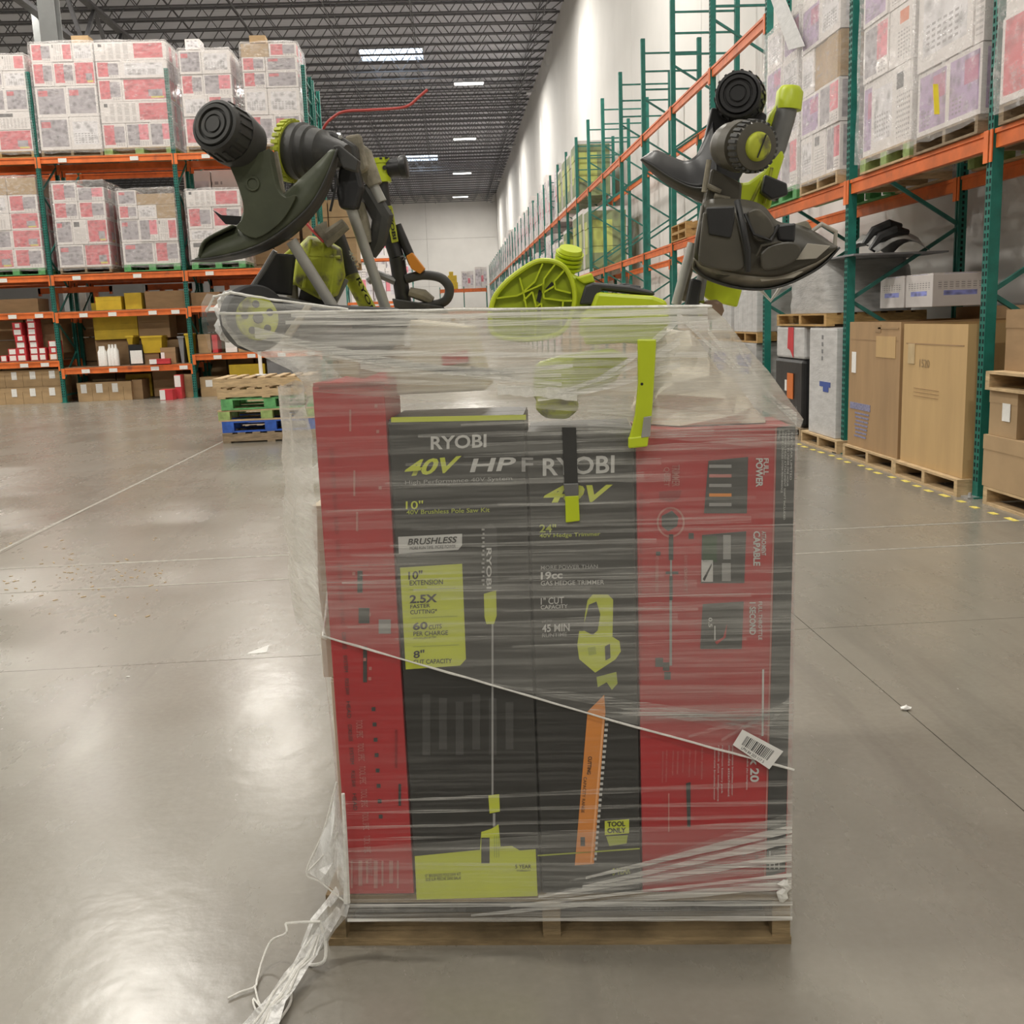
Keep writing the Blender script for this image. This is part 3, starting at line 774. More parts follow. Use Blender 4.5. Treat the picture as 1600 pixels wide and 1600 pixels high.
# red boxes (columns from the left, count from the shelf upwards)
zs = .83+ZR+.016
NAMES = ['lowest', 'second', 'third', 'fourth', 'fifth', 'sixth', 'seventh']
cols = [(-4, 6, 1), (9, 22, 2), (22, 37, 6), (43, 56, 7), (57, 68, 2), (73, 86, 3)]
CN = ['edge', 'first', 'second', 'third tall', 'fourth', 'last']
for ci, (u0, u1, n) in enumerate(cols):
    for k in range(n):
        z = zs+.135*k
        a = on_y(u0-(2 if ci == 2 and k > 3 else 0), 520, YS).x; c = on_y(u1-(3 if ci == 2 and k > 3 else 0), 520, YS).x
        m = M_orangebox if ci == 5 and k == 0 else M_redbox
        small_box('shoe_box', (a, YS+.01*(k % 3), z), (c, YS+.34, z+.132), m, '%s lidded box with white label, %s in the %s column of the left shelf' % ('orange' if m is M_orangebox else 'red', NAMES[k], CN[ci]), 'box', (.12, .88, .12, .9) if ci in (1, 3, 4) or k % 2 == 0 else (.3, .8, .2, .85))
for j, (u0, u1, z0, z1) in enumerate(((24, 36, .0, .135), (60, 71, 0, .12), (40, 52, .0, .1))):
    pass
# brown cartons on the floor under it, two rows
def kraft_box(u0, u1, v0, v1, Y, d, label, lab=None, m=None, shift=0):
    p, q = on_y(u0, v1, Y), on_y(u1, v0, Y)
    z0 = max(q.z if False else p.z, 0); 
    if z0 < .06: z0 = 0.0
    t = small_box('brown_carton', (p.x, Y, z0), (q.x-.004, Y+d, q.z), m or M_kraft, label, 'carton', lab)
    return t
YB = LY+.1
zb1 = .36; 
xb = [on_y(u, 600, YB).x for u in (-34, 6, 34, 64, 95)]
for r in (0, 1):
    for i in range(4):
        sh = .03 if r else 0
        small_box('brown_carton', (xb[i]+sh, YB+.02*r, zb1*r), (xb[i+1]-.006+sh, YB+.6, zb1*(r+1)-.004), M_kraft, 'brown carton with white label, %s row, %s of the block under the red boxes' % ('upper' if r else 'lower', ('edge one', 'left one', 'middle one', 'right one')[i]), 'carton', (.38, .68, .45, .92))
xb = [on_y(u, 610, YB).x for u in (121, 144, 170, 193, 206)]
for i in range(4):
    small_box('brown_carton', (xb[i], YB, 0), (xb[i+1]-.005, YB+.6, .40), M_kraft, 'brown carton on floor of the second left bay, %s' % ('leftmost', 'second', 'third', 'narrow right one')[i], 'carton', (.25, .65, .45, .92) if i < 3 else None)
small_box('brown_carton', (on_y(206, 600, YB+.1).x+.01, YB+.1, 0), (on_y(222, 600, YB+.1).x, YB+.8, .42), M_kraftd, 'dark brown carton beside the row of four on the left floor', 'carton')
small_box('brown_carton', (on_y(273, 600, YB).x, YB, 0), (on_y(303, 600, YB).x, YB+.5, .50), M_kraft, 'brown carton standing against the second left rack post', 'carton')
small_box('brown_carton', (on_y(313, 600, YB).x, YB, 0), (on_y(341, 600, YB).x, YB+.5, .42), M_kraft, 'brown carton with label just right of the second left rack post', 'carton', (.3, .75, .5, .85))
Yr = LY-.55
small_box('red_box', (on_y(250, 620, Yr).x, Yr, 0), (on_y(270, 620, Yr).x, Yr+.3, .22), M_redbox, 'red and white box alone on the floor before the left rack', 'box', (.0, .42, .05, .98))
small_box('red_box', (on_y(273, 600, LY-.2).x, LY-.2, 0), (on_y(283, 600, LY-.2).x, LY+.08, .5), M_redbox, 'upright red box with white top half leaning by brown carton', 'box', (.0, .95, .5, .98))
# shelf goods of the middle bay
zs1 = .66+ZR+.016
def bin_(u0, u1, z, h, Y, m, label, d=.5):
    a, c = on_y(u0, 500, Y).x, on_y(u1, 500, Y).x; w = c-a; t = .015
    th = thing('storage_bin', label, 'bin', ((a+c)/2, Y, z))
    b = MB(); b.add([(a+.03, Y, z), (c-.03, Y, z), (c-.03, Y+d, z), (a+.03, Y+d, z), (a, Y-.03, z+h), (c, Y-.03, z+h), (c, Y+d, z+h), (a, Y+d, z+h)], [(0,3,2,1),(0,1,5,4),(1,2,6,5),(2,3,7,6),(3,0,4,7)])
    part('body', b, m, th, solid=.01)
    b = MB(); b.bar((a-.01, Y-.035, z+h), (c+.01, Y-.035, z+h), .02, .04); b.bar((a-.01, Y-.03, z+h), (a-.01, Y+d, z+h), .02, .04); b.bar((c+.01, Y-.03, z+h), (c+.01, Y+d, z+h), .02, .04); part('rim', b, m, th)
    return th
def bottles(u0, u1, z, h, Y, label):
    n = 3; t = thing('bottle_pack', label, 'bottles', (on_y((u0+u1)/2, 530, Y).x, Y, z))
    for i in range(n):
        x = on_y(u0+(u1-u0)*(i+.5)/n, 530, Y).x; r = .055
        b = MB(); b.lathe((x, Y+.08, z), (0, 0, 1), [(0, r), (h*.7, r), (h*.84, r*.45), (h, r*.4)], 12); part('bottle', b, M_white, t, smooth=True)
bottles(151, 160, zs1, .42, YS, 'three slim white bottles on the middle left shelf')
bottles(165, 180, zs1, .45, YS, 'white bottle group right of slim bottles on the middle left shelf')
small_box('black_case', (on_y(199, 530, YS).x, YS, zs1), (on_y(221, 530, YS).x, YS+.4, zs1+.42), M_black, 'black case with big white label on the middle left shelf', 'case', (.1, .95, .06, .72), lid=False)
bin_(195, 205, zs1+.44, .16, YS, M_yellow, 'small yellow bin on the black case, left side'); bin_(218, 250, zs1+.24, .34, YS+.05, M_yellow, 'wide yellow bin raised behind the black case')
small_box('brown_carton', (on_y(224, 540, YS+.1).x, YS+.1, zs1), (on_y(247, 540, YS+.1).x, YS+.5, zs1+.23), M_kraftd, 'dark brown carton carrying the wide yellow bin', 'carton')
small_box('brown_carton', (on_y(250, 540, YS).x, YS, zs1), (on_y(273, 540, YS).x, YS+.4, zs1+.34), M_kraftd, 'brown carton right of yellow bin on the middle left shelf', 'carton', (.0, .25, .3, .7))
bin_(276, 284, zs1, .55, YS, M_greyp, 'grey bin at the right end of the middle left shelf'); bin_(287, 294, zs1, .60, YS, M_yellow, 'narrow tall yellow bin at the right end of the middle left shelf')
small_box('red_box', (on_y(234, 565, YS-.1).x, YS-.12, zs1), (on_y(266, 565, YS-.1).x, YS-.02, zs1+.11), M_redbox, 'flat red box with white end on the middle left shelf edge', 'box', (.0, .35, .05, .95))
# upper small shelf: big yellow printed cartons, brown cartons, behind
zs2 = 1.83+ZR+.016
YBK = LY2+.1
def ybox(u0, u1, z, h, Y, m, label, cat='carton'):
    a, c = on_y(u0, 480, Y).x, on_y(u1, 480, Y).x
    small_box('carton', (a, Y, z), (c, Y+.6, z+h), m, label, cat)
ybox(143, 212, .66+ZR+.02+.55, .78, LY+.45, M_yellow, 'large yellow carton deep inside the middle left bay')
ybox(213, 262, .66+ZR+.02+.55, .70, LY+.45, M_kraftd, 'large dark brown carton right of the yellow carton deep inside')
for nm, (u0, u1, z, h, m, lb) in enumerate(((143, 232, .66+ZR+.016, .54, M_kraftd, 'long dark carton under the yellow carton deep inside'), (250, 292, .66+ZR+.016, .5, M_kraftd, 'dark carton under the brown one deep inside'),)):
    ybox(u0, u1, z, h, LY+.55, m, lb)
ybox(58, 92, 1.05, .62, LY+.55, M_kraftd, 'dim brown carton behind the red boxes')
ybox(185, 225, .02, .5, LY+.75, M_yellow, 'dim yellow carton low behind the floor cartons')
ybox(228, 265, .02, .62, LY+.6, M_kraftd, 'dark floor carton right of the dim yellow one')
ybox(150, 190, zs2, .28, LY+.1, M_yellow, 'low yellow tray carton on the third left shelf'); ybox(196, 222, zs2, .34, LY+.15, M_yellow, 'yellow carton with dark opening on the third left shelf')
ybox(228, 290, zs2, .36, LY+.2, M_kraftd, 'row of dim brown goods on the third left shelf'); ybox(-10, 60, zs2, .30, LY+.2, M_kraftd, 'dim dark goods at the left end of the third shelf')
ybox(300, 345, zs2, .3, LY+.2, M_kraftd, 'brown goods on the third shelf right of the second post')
zs3 = .85+ZR+.016
small_box('white_carton', (on_y(352, 540, YS).x, YS, zs3), (on_y(370, 540, YS).x, YS+.4, zs3+.48), M_white, 'white carton stack with red print on the right small shelf', 'carton')
small_box('red_box', (on_y(332, 540, YS).x, YS, zs3), (on_y(340, 540, YS).x, YS+.4, zs3+.38), M_redbox, 'narrow red box on the right small shelf', 'box')
small_box('brown_carton', (on_y(308, 540, YS).x, YS+.1, zs3), (on_y(328, 540, YS).x, YS+.5, zs3+.40), M_kraft, 'brown carton on the right small shelf near the post', 'carton')
small_box('brown_carton', (on_y(372, 540, YS).x, YS, zs3), (on_y(404, 540, YS).x, YS+.5, zs3+.36), M_kraft, 'brown carton on the right small shelf end', 'carton')
ybox(350, 406, .0, .66, LY+.1, M_yellow, 'yellow carton low under the right small shelf'); ybox(410, 470, 0, .95, LY+.1, M_greyp, 'grey wrapped goods under the right end of the left rack', 'goods')
# boards and beams lying on level three of the second row
for j, (u0, u1, z, m, lb) in enumerate(((60, 175, 2.32, M_orange, 'orange beam stored in the row behind, left'), (228, 300, 2.32, M_orange, 'orange beam stored in the row behind, right'), (330, 420, 2.36, M_orange, 'orange beam stored in the row behind, by the wheel'))):
    a, c = on_y(u0, 460, LY+.8).x, on_y(u1, 460, LY+.8).x; b = MB(); b.box((a, LY+.8, z), (c, LY+.86, z+.12)); b.box((a, LY+.8, z-.05), (a+.05, LY+.88, z+.12)); b.box((c-.05, LY+.8, z-.05), (c, LY+.88, z+.12))
    b.box((a+.3, LY+.8, zs2), (a+.4, LY+.88, z)); b.box((c-.4, LY+.8, zs2), (c-.3, LY+.88, z)); solo('stored_beam', b, m, lb, 'beam')
for j in range(7): far(rf.choice((4, 4, 4, 0)), (LXF(-1)+.8+j*1.27, LY2+.3, 2.68), 0, 'dim load behind the left rack at middle height, %s from the left' % ('first', 'second', 'third', 'fourth', 'fifth', 'sixth', 'seventh')[j], None, (1.22, 1, 1.3))
for j in range(7): far(4, (LXF(-1)+.8+j*1.27, LY2+.3, 0), 0, 'dim load behind the left rack on the floor, %s from the left' % ('first', 'second', 'third', 'fourth', 'fifth', 'sixth', 'seventh')[j], None, (1.25, 1, 1.55))

# ------------------------------------------------------------------ stack of six empty pallets in the aisle
def pal6():
    base = Vector(on_floor(412, 690)); z = 0
    spec = [('old', 'lowest, weathered wood', 0), ('blue', 'second from below, painted blue', .01), ('olive', 'third from below, faded green with white label', -.03), ('green', 'fourth from below, bright green', .02), ('wood', 'fifth from below, pale new wood', -.02), ('wood', 'topmost, pale new wood', -.06)]
    for kind, lb, dx in spec:
        turn = kind in ('wood', 'old')
        p = pallet(kind, (base.x+dx+.68, base.y+.52, z) if turn else (base.x+dx+.09, base.y+.02, z), .035+dx*.4+(math.pi/2 if turn else 0), 'empty pallet of the aisle stack, %s' % lb, sx=1 if turn else 1.2)
        if 'label' in lb:
            b = MB(); x = base.x-.485+dx; b.box((x, base.y+.02-.004, z+.03), (x+.1, base.y+.02-.001, z+.095)); part('label', b, M_white, p, label='white paper label')
        z += (.14 if kind in ('blue', 'olive', 'green') else .127)+.0015
    b = MB(); a = on_y(408, 575, base.y+.5); b.box((a.x-.02, base.y+.45, z), (a.x+.02, base.y+.49, z+.48)); b.box((a.x-.06, base.y+.41, z), (a.x+.06, base.y+.53, z+.012))
    solo('white_post', b, M_white, 'short white post standing on the aisle pallet stack', 'post')
    for k, (dx, dy) in enumerate(((-.5, .0), (-.46, .06))): pass
pal6()

# ------------------------------------------------------------------ goods on the floor under the right rack
PX = RX-.10
def open_top_carton(y0, y1, z0, h, m, label, d=1.0, flap=.12, sag=.0):
    """tall bulk carton: four walls, folded flaps at the top"""
    t = thing('bulk_carton', label, 'carton', (PX+d/2, (y0+y1)/2, z0)); w = .008
    b = MB(); b.box((PX, y0, z0), (PX+w, y1, z0+h)); part('front_wall', b, m, t)
    b = MB(); b.box((PX+d-w, y0, z0), (PX+d, y1, z0+h)); part('back_wall', b, m, t)
    for y in (y0, y1-w):
        b = MB(); b.box((PX+w, y, z0), (PX+d-w, y+w, z0+h)); part('side_wall', b, m, t)
    b = MB(); b.box((PX+w, y0+w, z0), (PX+d-w, y1-w, z0+.01)); part('bottom', b, m, t)
    b = MB(); b.box((PX-.002, y0+.05, z0+h-.16), (PX, y1-.05, z0+h-.15)); part('crease', b, M_kraftd, t)
    return t
pz = .127+.002
M_kraft1 = mat('tan_bulk_board', (.36, .23, .115), .7, scale=2, stretch=(3, 3, .6), var=.12)
M_kraft2 = mat('light_tan_bulk_board', (.50, .335, .155), .65, scale=2, stretch=(3, 3, .6), var=.08)
pallet('wood', (PX-.03, 9.03-.0, 0), -math.pi/2, 'pale pallet under the left tall tan carton', sx=1.16, sy=.95)
pallet('wood', (PX-.05, 7.86, 0), -math.pi/2, 'pale pallet under the right tall tan carton', sx=1.12, sy=.95)
tb1 = open_top_carton(8.46, 9.57, pz, 1.26-pz, M_kraft1, 'tall darker tan bulk carton standing left of a lighter one')
tb2 = open_top_carton(7.33, 8.40, pz, 1.245-pz, M_kraft2, 'tall light tan bulk carton with 1520 written on it')
# details on the two bulk cartons
M_inkp = mat('pale_marker_ink', (.27, .19, .10), .6); M_ink = mat('black_marker_ink', (.10, .075, .05), .6); M_blueink = mat('faded_blue_print', (.22, .22, .34), .7, scale=50, var=.3); M_tapelt = mat('shiny_clear_tape', (.55, .42, .25), .15)
lettering('1520', (PX-.004, 8.09, .91), (0, -.17, 0), (0, 0, .062), M_inkp, tb2)
for y, z, h, lb in ((8.30, .93, .16, 'left'),):
    b = MB(); b.box((PX-.006, y-.12, z), (PX-.001, y, z+h)); part('tape_patch', b, M_tapelt, tb2, label='patch of glossy clear tape')
for k in range(3):
    b = MB(); b.box((PX-.004, 7.75, .74-.03*k), (PX-.001, 8.18, .743-.03*k)); part('crease', b, M_kraft1, tb2)
b = MB(); b.box((PX-.004, 8.55, .96), (PX-.001, 8.95, 1.14)); part('board_patch', b, M_kraft2, tb1)
b = MB(); b.box((PX-.004, 9.40, .80), (PX-.001, 9.50, .99)); part('label', b, M_white, tb1, label='white paper label')
b = MB(); b.box((PX-.004, 9.05, .47), (PX-.001, 9.52, .53)); part('printed_bar', b, M_blueink, tb1, label='faded blue printed bar')
for k in range(7):
    b = MB(); b.box((PX-.004, 9.07+.01*k, .43-.035*k), (PX-.001, 9.40-.012*(k % 3), .445-.035*k)); part('printed_line', b, M_blueink, tb1)
b = MB(); b.box((PX-.004, 8.50, 1.20), (PX-.001, 8.92, 1.215)); b.box((PX-.004, 8.86, 1.17), (PX-.001, 8.98, 1.235)); part('hand_hole', b, M_kraftd, tb1)
# big brown cartons behind them
small_box('brown_carton', (PX+1.02, 7.3, .0), (PX+1.30, 9.6, 1.36), M_kraftd, 'very wide dark brown carton behind the two tall tan cartons', 'carton')
small_box('brown_carton', (PX+.1, 5.2, .9), (PX+1.1, 7.0, 1.34), M_kraftd, 'dark brown carton on top pallet at the right picture edge', 'carton')
# right picture edge: cartons between pallets
pallet('wood', (PX+.0, 6.42, 0), -math.pi/2, 'pale pallet under the cartons at the right picture edge', sx=1.2, sy=.95)
yy = [7.03, 6.70, 6.36, 6.02]
M_kraft3 = mat('mid_tan_board', (.40, .275, .15), .75, scale=3, var=.1)
cA = small_box('brown_carton', (PX, 6.30, pz), (PX+.9, 7.04, pz+.36), M_kraft3, 'lower tan carton at right picture edge beneath labelled one', 'carton')
cB = small_box('brown_carton', (PX+.02, 6.66, pz+.362), (PX+.9, 7.02, .80), M_kraft3, 'upper tan carton with white label at right picture edge', 'carton')
b = MB(); b.box((PX+.013, 6.74, .60), (PX+.016, 6.84, .72)); part('label', b, M_white, cB, label='white paper label')
cC = small_box('brown_carton', (PX+.2, 5.95, pz+.362), (PX+.95, 6.62, .80), M_kraftd, 'dark open carton beside the labelled one at right edge', 'carton')
pallet('wood', (PX-.02, 6.42, .802), -math.pi/2, 'pale pallet lying on top of the tan cartons at right edge', sx=1.2, sy=.95)
# blue and white cartons, wrapped pallets, drum of film farther back
M_bw = printed('print_blue_on_white', (.10, .14, .45), (.16, .18, .42), [('t', (.1, .9, .55, .8)), ('g', (.2, .8, .35, .5))])
def plain_carton(name, a, c, m, label, cat='carton'):
    t = thing(name, label, cat, ((a[0]+c[0])/2, (a[1]+c[1])/2, a[2]))
    b = MB(); b.box(a, (c[0], c[1], c[2]-.012)); part('body', b, m, t, bevel=.006)
    b = MB(); my = (a[1]+c[1])/2; b.box((a[0]+.004, a[1]+.004, c[2]-.012), (c[0]-.004, my-.004, c[2])); b.box((a[0]+.004, my+.004, c[2]-.012), (c[0]-.004, c[1]-.004, c[2])); part('flap', b, m, t)
    return t
YA = 10.35
M_wrapw = mat('white_wrapped_goods', (.55, .545, .54), .4, scale=5, stretch=(1, 1, 4), var=.14, bump=.3)
M_wrapg = mat('grey_wrapped_goods', (.40, .395, .385), .35, scale=4, stretch=(1, 1, 5), var=.22, bump=.4)
M_blackw = mat('black_stretch_film', (.012, .012, .013), .35, scale=8, stretch=(1, 1, .4), var=.4, bump=.2)
M_blue = mat('blue_print', (.05, .09, .32), .6)
pallet('old', (PX+.02, 11.5, 0), -math.pi/2, 'dark pallet under the black wrapped load', sx=1.05, sy=.9)
pallet('wood', (PX-.02, 10.32, 0), -math.pi/2, 'pale pallet under the white wrapped tower', sx=1.05, sy=.9)
wt = plain_carton('white_wrapped_tower', (PX+.02, 9.95, pz), (PX+1.0, 10.72, 1.20), M_wrapw, 'tall white wrapped load with blue print beyond second right post', 'pallet load')
for k, (z, w) in enumerate(((.62, .30), (.57, .2))):
    b = MB(); b.box((PX+.016, 10.1+.05*k, z), (PX+.019, 10.1+w, z+.05)); part('printed_word', b, M_blue, wt)
for k in range(4):
    b = MB(); b.box((PX+.016, 10.32, .88+.07*k), (PX+.019, 10.36, .92+.07*k)); part('printed_mark', b, M_greyp, wt)
bl = thing('black_wrapped_load', 'pallet load wrapped in black film with white band above', 'pallet load', (PX+.5, 11.4, pz))
b = MB(); b.box((PX+.04, 10.98, pz), (PX+.94, 11.95, .86)); part('black_wrap', b, M_blackw, bl, bevel=.04)
b = MB(); b.box((PX+.05, 10.99, .86), (PX+.93, 11.94, 1.21)); part('white_wrap', b, M_wrapw, bl, bevel=.03)
b = MB(); b.add([(PX+.045, 11.50, 1.20), (PX+.045, 11.32, 1.20), (PX+.045, 11.32, .87), (PX+.045, 11.42, .95), (PX+.045, 11.52, .97)], [(0, 1, 2, 3, 4)]); part('red_patch', b, M_redbox, bl, solid=.004, label='red patch')
ob = MB(); ob.box((PX+.030, 11.28, .42), (PX+.036, 11.48, .70)); part('orange_label', ob, M_orangebox, bl, label='orange paper label')
ob = MB(); ob.box((PX+.030, 11.50, .50), (PX+.036, 11.56, .62)); part('white_label', ob, M_white, bl, label='white paper label')
pallet('honey', (PX+.04, 11.1, 1.215), -math.pi/2, 'honey wood pallet on top of the black and white loads', sx=1.6, sy=.85)
ft = thing('grey_wrapped_bundle', 'grey film wrapped bundle high on the honey pallet', 'pallet load', (PX+.5, 11.0, 1.345))
rows = []; rn = random.Random(3)
for k in range(7):
    z = 1.345+.515*k/6; row = []
    for q in range(16):
        a = 2*math.pi*q/16; sx_, sy_ = .46-.02*(k == 6), .72-.10*k/6
        cx_ = abs(math.cos(a))**.35*math.copysign(1, math.cos(a)); sy2 = abs(math.sin(a))**.35*math.copysign(1, math.sin(a))
        row.append((PX+.52+sx_*cx_+rn.uniform(-.012, .012), 11.0+sy_*sy2+rn.uniform(-.02, .02), z))
    rows.append(row)
b = MB(); b.grid(rows, True); o_ = len(b.v); b.f += [tuple(range(o_-16, o_)), tuple(reversed(range(16)))]; part('wrap', b, M_wrapg, ft, smooth=True)
b = MB(); b.box((PX+.05, 9.65, 1.862), (PX+.95, 10.7, 1.878)); part('cover_board', b, M_greyp, ft)
# grey bag lying over it
XB = PX+.30
bg = thing('dark_tarpaulin', 'crumpled dark grey sheet lying over the wrapped bundle', 'sheet', (PX+.5, 10.3, 2.09)); rows = []
for i in range(9):
    row = []
    for j in range(9):
        x = XB+.5*i/8; y = 9.72+.9*j/8; r = 1-((i-4)/4.2)**2*.6-((j-4)/4.2)**2*.6
        row.append((x, y, 1.888+max(0, .25*r)+rn.uniform(-.03, .03)*(1 if 0 < i < 8 and 0 < j < 8 else 0)))
    rows.append(row)
b = MB(); b.grid(rows); part('sheet', b, M_wrapg, bg, smooth=True, solid=.006)
for (y, z) in ((9.86, 2.03), (10.02, 2.10)):
    b = MB(); b.tube([(XB-.0, y, z-.12), (XB+.08, y-.03, z), (XB+.2, y-.08, z+.05), (XB+.32, y-.06, z+.03)], [.035, .05, .05, .03], 8); part('black_strap', b, M_black, bg, smooth=True)
for i, (y0, y1) in enumerate(((9.02, 9.56), (8.44, 8.98))):
    p = plain_carton('white_carton', (PX+.50, y0+.55, 1.262 if False else 1.37), (PX+1.0, y1+.55, 1.66), M_bw, 'white carton with blue print, %s of two above the tall cartons' % ('left', 'right')[i])
# tall white appliance cartons farther along
for i in range(3):
    y = 12.75+1.2*i
    pallet('honey', (PX+.05, y+.5, 0), -math.pi/2, 'honey pallet on the floor under the %s grey wrapped load' % ('nearest', 'middle', 'farthest')[i], sx=1.1, sy=.85)
    w = plain_carton('grey_wrapped_load', (PX+.05, y, pz), (PX+1.0, y+1.08, 1.0), M_wrapg, '%s grey wrapped load with blue lettering behind the film' % ('nearest', 'middle', 'farthest')[i], 'pallet load')
    b = MB(); b.box((PX+.040, y+.2, .70), (PX+.046, y+.85, .85)); b.box((PX+.040, y+.3, .60), (PX+.046, y+.7, .67)); part('printed_word', b, M_blue, w)
    pallet('honey', (PX+.05, y+.5, 1.002), -math.pi/2, 'honey pallet on top of the %s grey wrapped load' % ('nearest', 'middle', 'farthest')[i], sx=1.1, sy=.85)
    w = thing('white_panel_load', '%s load of white upright panels above grey wrapped load' % ('nearest', 'middle', 'farthest')[i], 'pallet load', (PX+.5, y+.5, 1.131))
    for q in range(5):
        b = MB(); b.box((PX+.06, y+.02+.21*q, 1.131), (PX+.95, y+.21+.21*q, 1.131+.52+.04*(q % 2))); part('panel', b, M_wrapw, w, bevel=.008)
# scraps on the floor
M_scrap = mat('white_scrap', (.8, .79, .76), .5)
def scrap(u, v, s, m, label, cat='scrap', flat=.25, seed=0):
    p = on_floor(u, v); r_ = random.Random(seed); rows = []
    for i in range(5):
        row = []
        for j in range(8):
            a = 2*math.pi*j/8; q = (.25, .8, 1.0, .7, .1)[i]*s*r_.uniform(.75, 1.25)
            row.append((p.x+q*math.cos(a), p.y+q*.6*math.sin(a), .001+flat*s*i/2*r_.uniform(.8, 1.2)))
        rows.append(row)
    b = MB(); b.grid(rows, True); n = len(b.v); b.f += [tuple(reversed(range(8))), tuple(range(n-8, n))]
    solo('floor_scrap', b, m, label, cat, smooth=False)
scrap(1415, 1110, .018, M_scrap, 'crumpled white plastic scrap on the floor at right', flat=.5, seed=4)
b = MB(); p = on_floor(405, 1020); b.extr([p+Vector((-.05, -.01, .001)), p+Vector((.03, .0, .001)), p+Vector((.035, .03, .02)), p+Vector((.0, .012, .012))], (.004, .006, .004)); solo('plastic_scrap', b, M_scrap, 'torn strip of white plastic on floor left of the load', 'scrap')
scrap(200, 1058, .008, M_scrap, 'tiny white crumb on the floor far left', seed=6)
rr = random.Random(12); M_chip = mat('wood_chip', (.55, .40, .22), .8)
b = MB()
for k in range(90):
    u, v = rr.uniform(5, 260), rr.gauss(905, 26)
    p = on_floor(u, v); s = rr.uniform(.003, .014); a = rr.uniform(0, 3)
    b.bar((p.x, p.y, .002), (p.x+s*math.cos(a)*2, p.y+s*math.sin(a)*2, .003), s*.6, .003)
solo('wood_chips', b, M_chip, 'scattered pale wood chips on the floor at left', 'debris', kind='stuff')
for i in (0, 1): pallet('honey', (RX-.05, 17.15, zr+.129*i), -math.pi/2, 'honey pallet on the first beams right of the big guard, %s of two' % ('lower', 'upper')[i], sx=1.1, sy=.85)
# ------------------------------------------------------------------ the foreground pallet
RL = Matrix.Translation(LA) @ Matrix.Rotation(LROT, 4, 'Z')
M_oldw = mat('worn_grey_brown_wood', (.23, .165, .085), .85, scale=7, stretch=(1, 1, 5), var=.45, bump=.3)
pl = thing('wooden_pallet', 'worn brown wooden pallet carrying the film wrapped tool cartons', 'pallet', LA+LE*.523, LROT)
PWD, PDP = 1.046, 1.2
def lbox(s0, s1, t0, t1, z0, z1):
    b = MB(); return b.obox(L(s0, t0, z0), LE*(s1-s0), LN*(t1-t0), UP*(z1-z0))
for s in (.0, .492, PWD-.04): part('stringer', lbox(s, s+.04, .004, PDP-.004, .018, .108), M_oldw, pl)
for i in range(7):
    t0 = i*(PDP-.11)/6; part('deck_board', lbox(random.uniform(-.004, .004), PWD+random.uniform(-.004, .004), t0, t0+(.125 if i in (0, 6) else .1), .108, .127), M_oldw, pl)
for i in range(3): part('bottom_board', lbox(-.002, PWD+.002, (.0, .55, 1.09)[i], (.0, .55, 1.09)[i]+.105, 0, .018), M_oldw, pl)
# ------------------------------------------------------------------ retail cartons of the load
M_redc = mat('red_printed_board', (.42, .026, .030), .45, scale=3, var=.08)
M_redd = mat('dark_red_print', (.26, .018, .022), .5, var=.1)
M_redl = mat('pale_red_print', (.46, .17, .15), .5, scale=40, var=.2)
M_blk = mat('black_printed_board', (.022, .0215, .020), .42, scale=3, var=.15)
M_dgr = mat('dark_grey_print', (.05, .05, .048), .45, scale=6, var=.2)
M_lime = mat('lime_print', (.56, .62, .05), .5, scale=6, var=.05)
M_limed = mat('dull_lime_print', (.38, .44, .05), .5, scale=6, var=.05)
M_gtxt = mat('silver_print', (.56, .56, .54), .4, var=.05)
M_ltxt = mat('dim_silver_print', (.30, .30, .29), .4, var=.05)
M_ktxt = mat('black_print', (.015, .015, .015), .5)
M_org = mat('orange_print', (.72, .26, .045), .45, scale=4, var=.1)
M_creamc = mat('cream_board', (.62, .55, .42), .7, scale=4, var=.1)
PT = -.0016
def retail(name, s0, s1, z0, z1, t0, t1, m, label, flap=True, lift=.0):
    c = L((s0+s1)/2, (t0+t1)/2, z0); t = thing(name, label, 'carton', c, LROT)
    part('body', lbox(s0, s1, t0, t1, z0, z1-.006), m, t, bevel=.0025)
    for a, c_ in ((t0+.001, (t0+t1)/2-.002), ((t0+t1)/2+.002, t1-.001)):
        part('top_flap', lbox(s0+.002, s1-.002, a, c_, z1-.006, z1), m, t)
    return t
zb = .129
cR1 = retail('tool_carton', .053, .203, zb, 1.285, .0, .20, M_redc, 'tall red tool carton at left front corner of the wrapped load')
cA_ = retail('tool_carton', .207, .490, zb, 1.205, .0, .22, M_blk, 'black saw carton with lime green panel, left of two black cartons')
cB_ = retail('tool_carton', .494, .714, zb, 1.170, .0, .22, M_blk, 'black hedge trimmer carton with orange blade picture, right of centre')
cR2 = retail('tool_carton', .718, 1.036, zb+.0, 1.165, .0, .20, M_redc, 'wide red tool carton with photo panels at right front corner')
for i, (s0, s1, z1, m, lb) in enumerate(((-.012, .345, .56, M_creamc, 'cream carton low inside the load behind the left red carton'), (.35, .69, 1.02, M_kraft, 'brown carton inside the load behind the black cartons'), (.695, 1.03, 1.02, M_kraftd, 'dark brown carton inside the load behind the right red carton'))):
    retail('stock_carton', s0, s1, zb, z1, .235, 1.14, m, lb)
retail('stock_carton', -.030, .345, .562, .985, .24, 1.14, M_creamc, 'cream carton overhanging the left side of the wrapped load')
def px_rect(u0, v0, u1, v1, m, parent, name='printed_panel', t=PT, th=.0006, sl=0., label=None):
    """flat print between photo points on the load front; sl = vertical shift of the right edge"""
    P = [pt(u0, v1, t), pt(u1, v1+sl, t), pt(u1, v0+sl, t), pt(u0, v0, t)]
    b = MB(); b.extr(P, LN*th); part(name, b, m, parent, label=label)
def px_poly(pts, m, parent, name='printed_shape', t=PT, th=.0006, label=None):
    b = MB(); b.extr([pt(u, v, t) for u, v in pts], LN*th); part(name, b, m, parent, label=label)
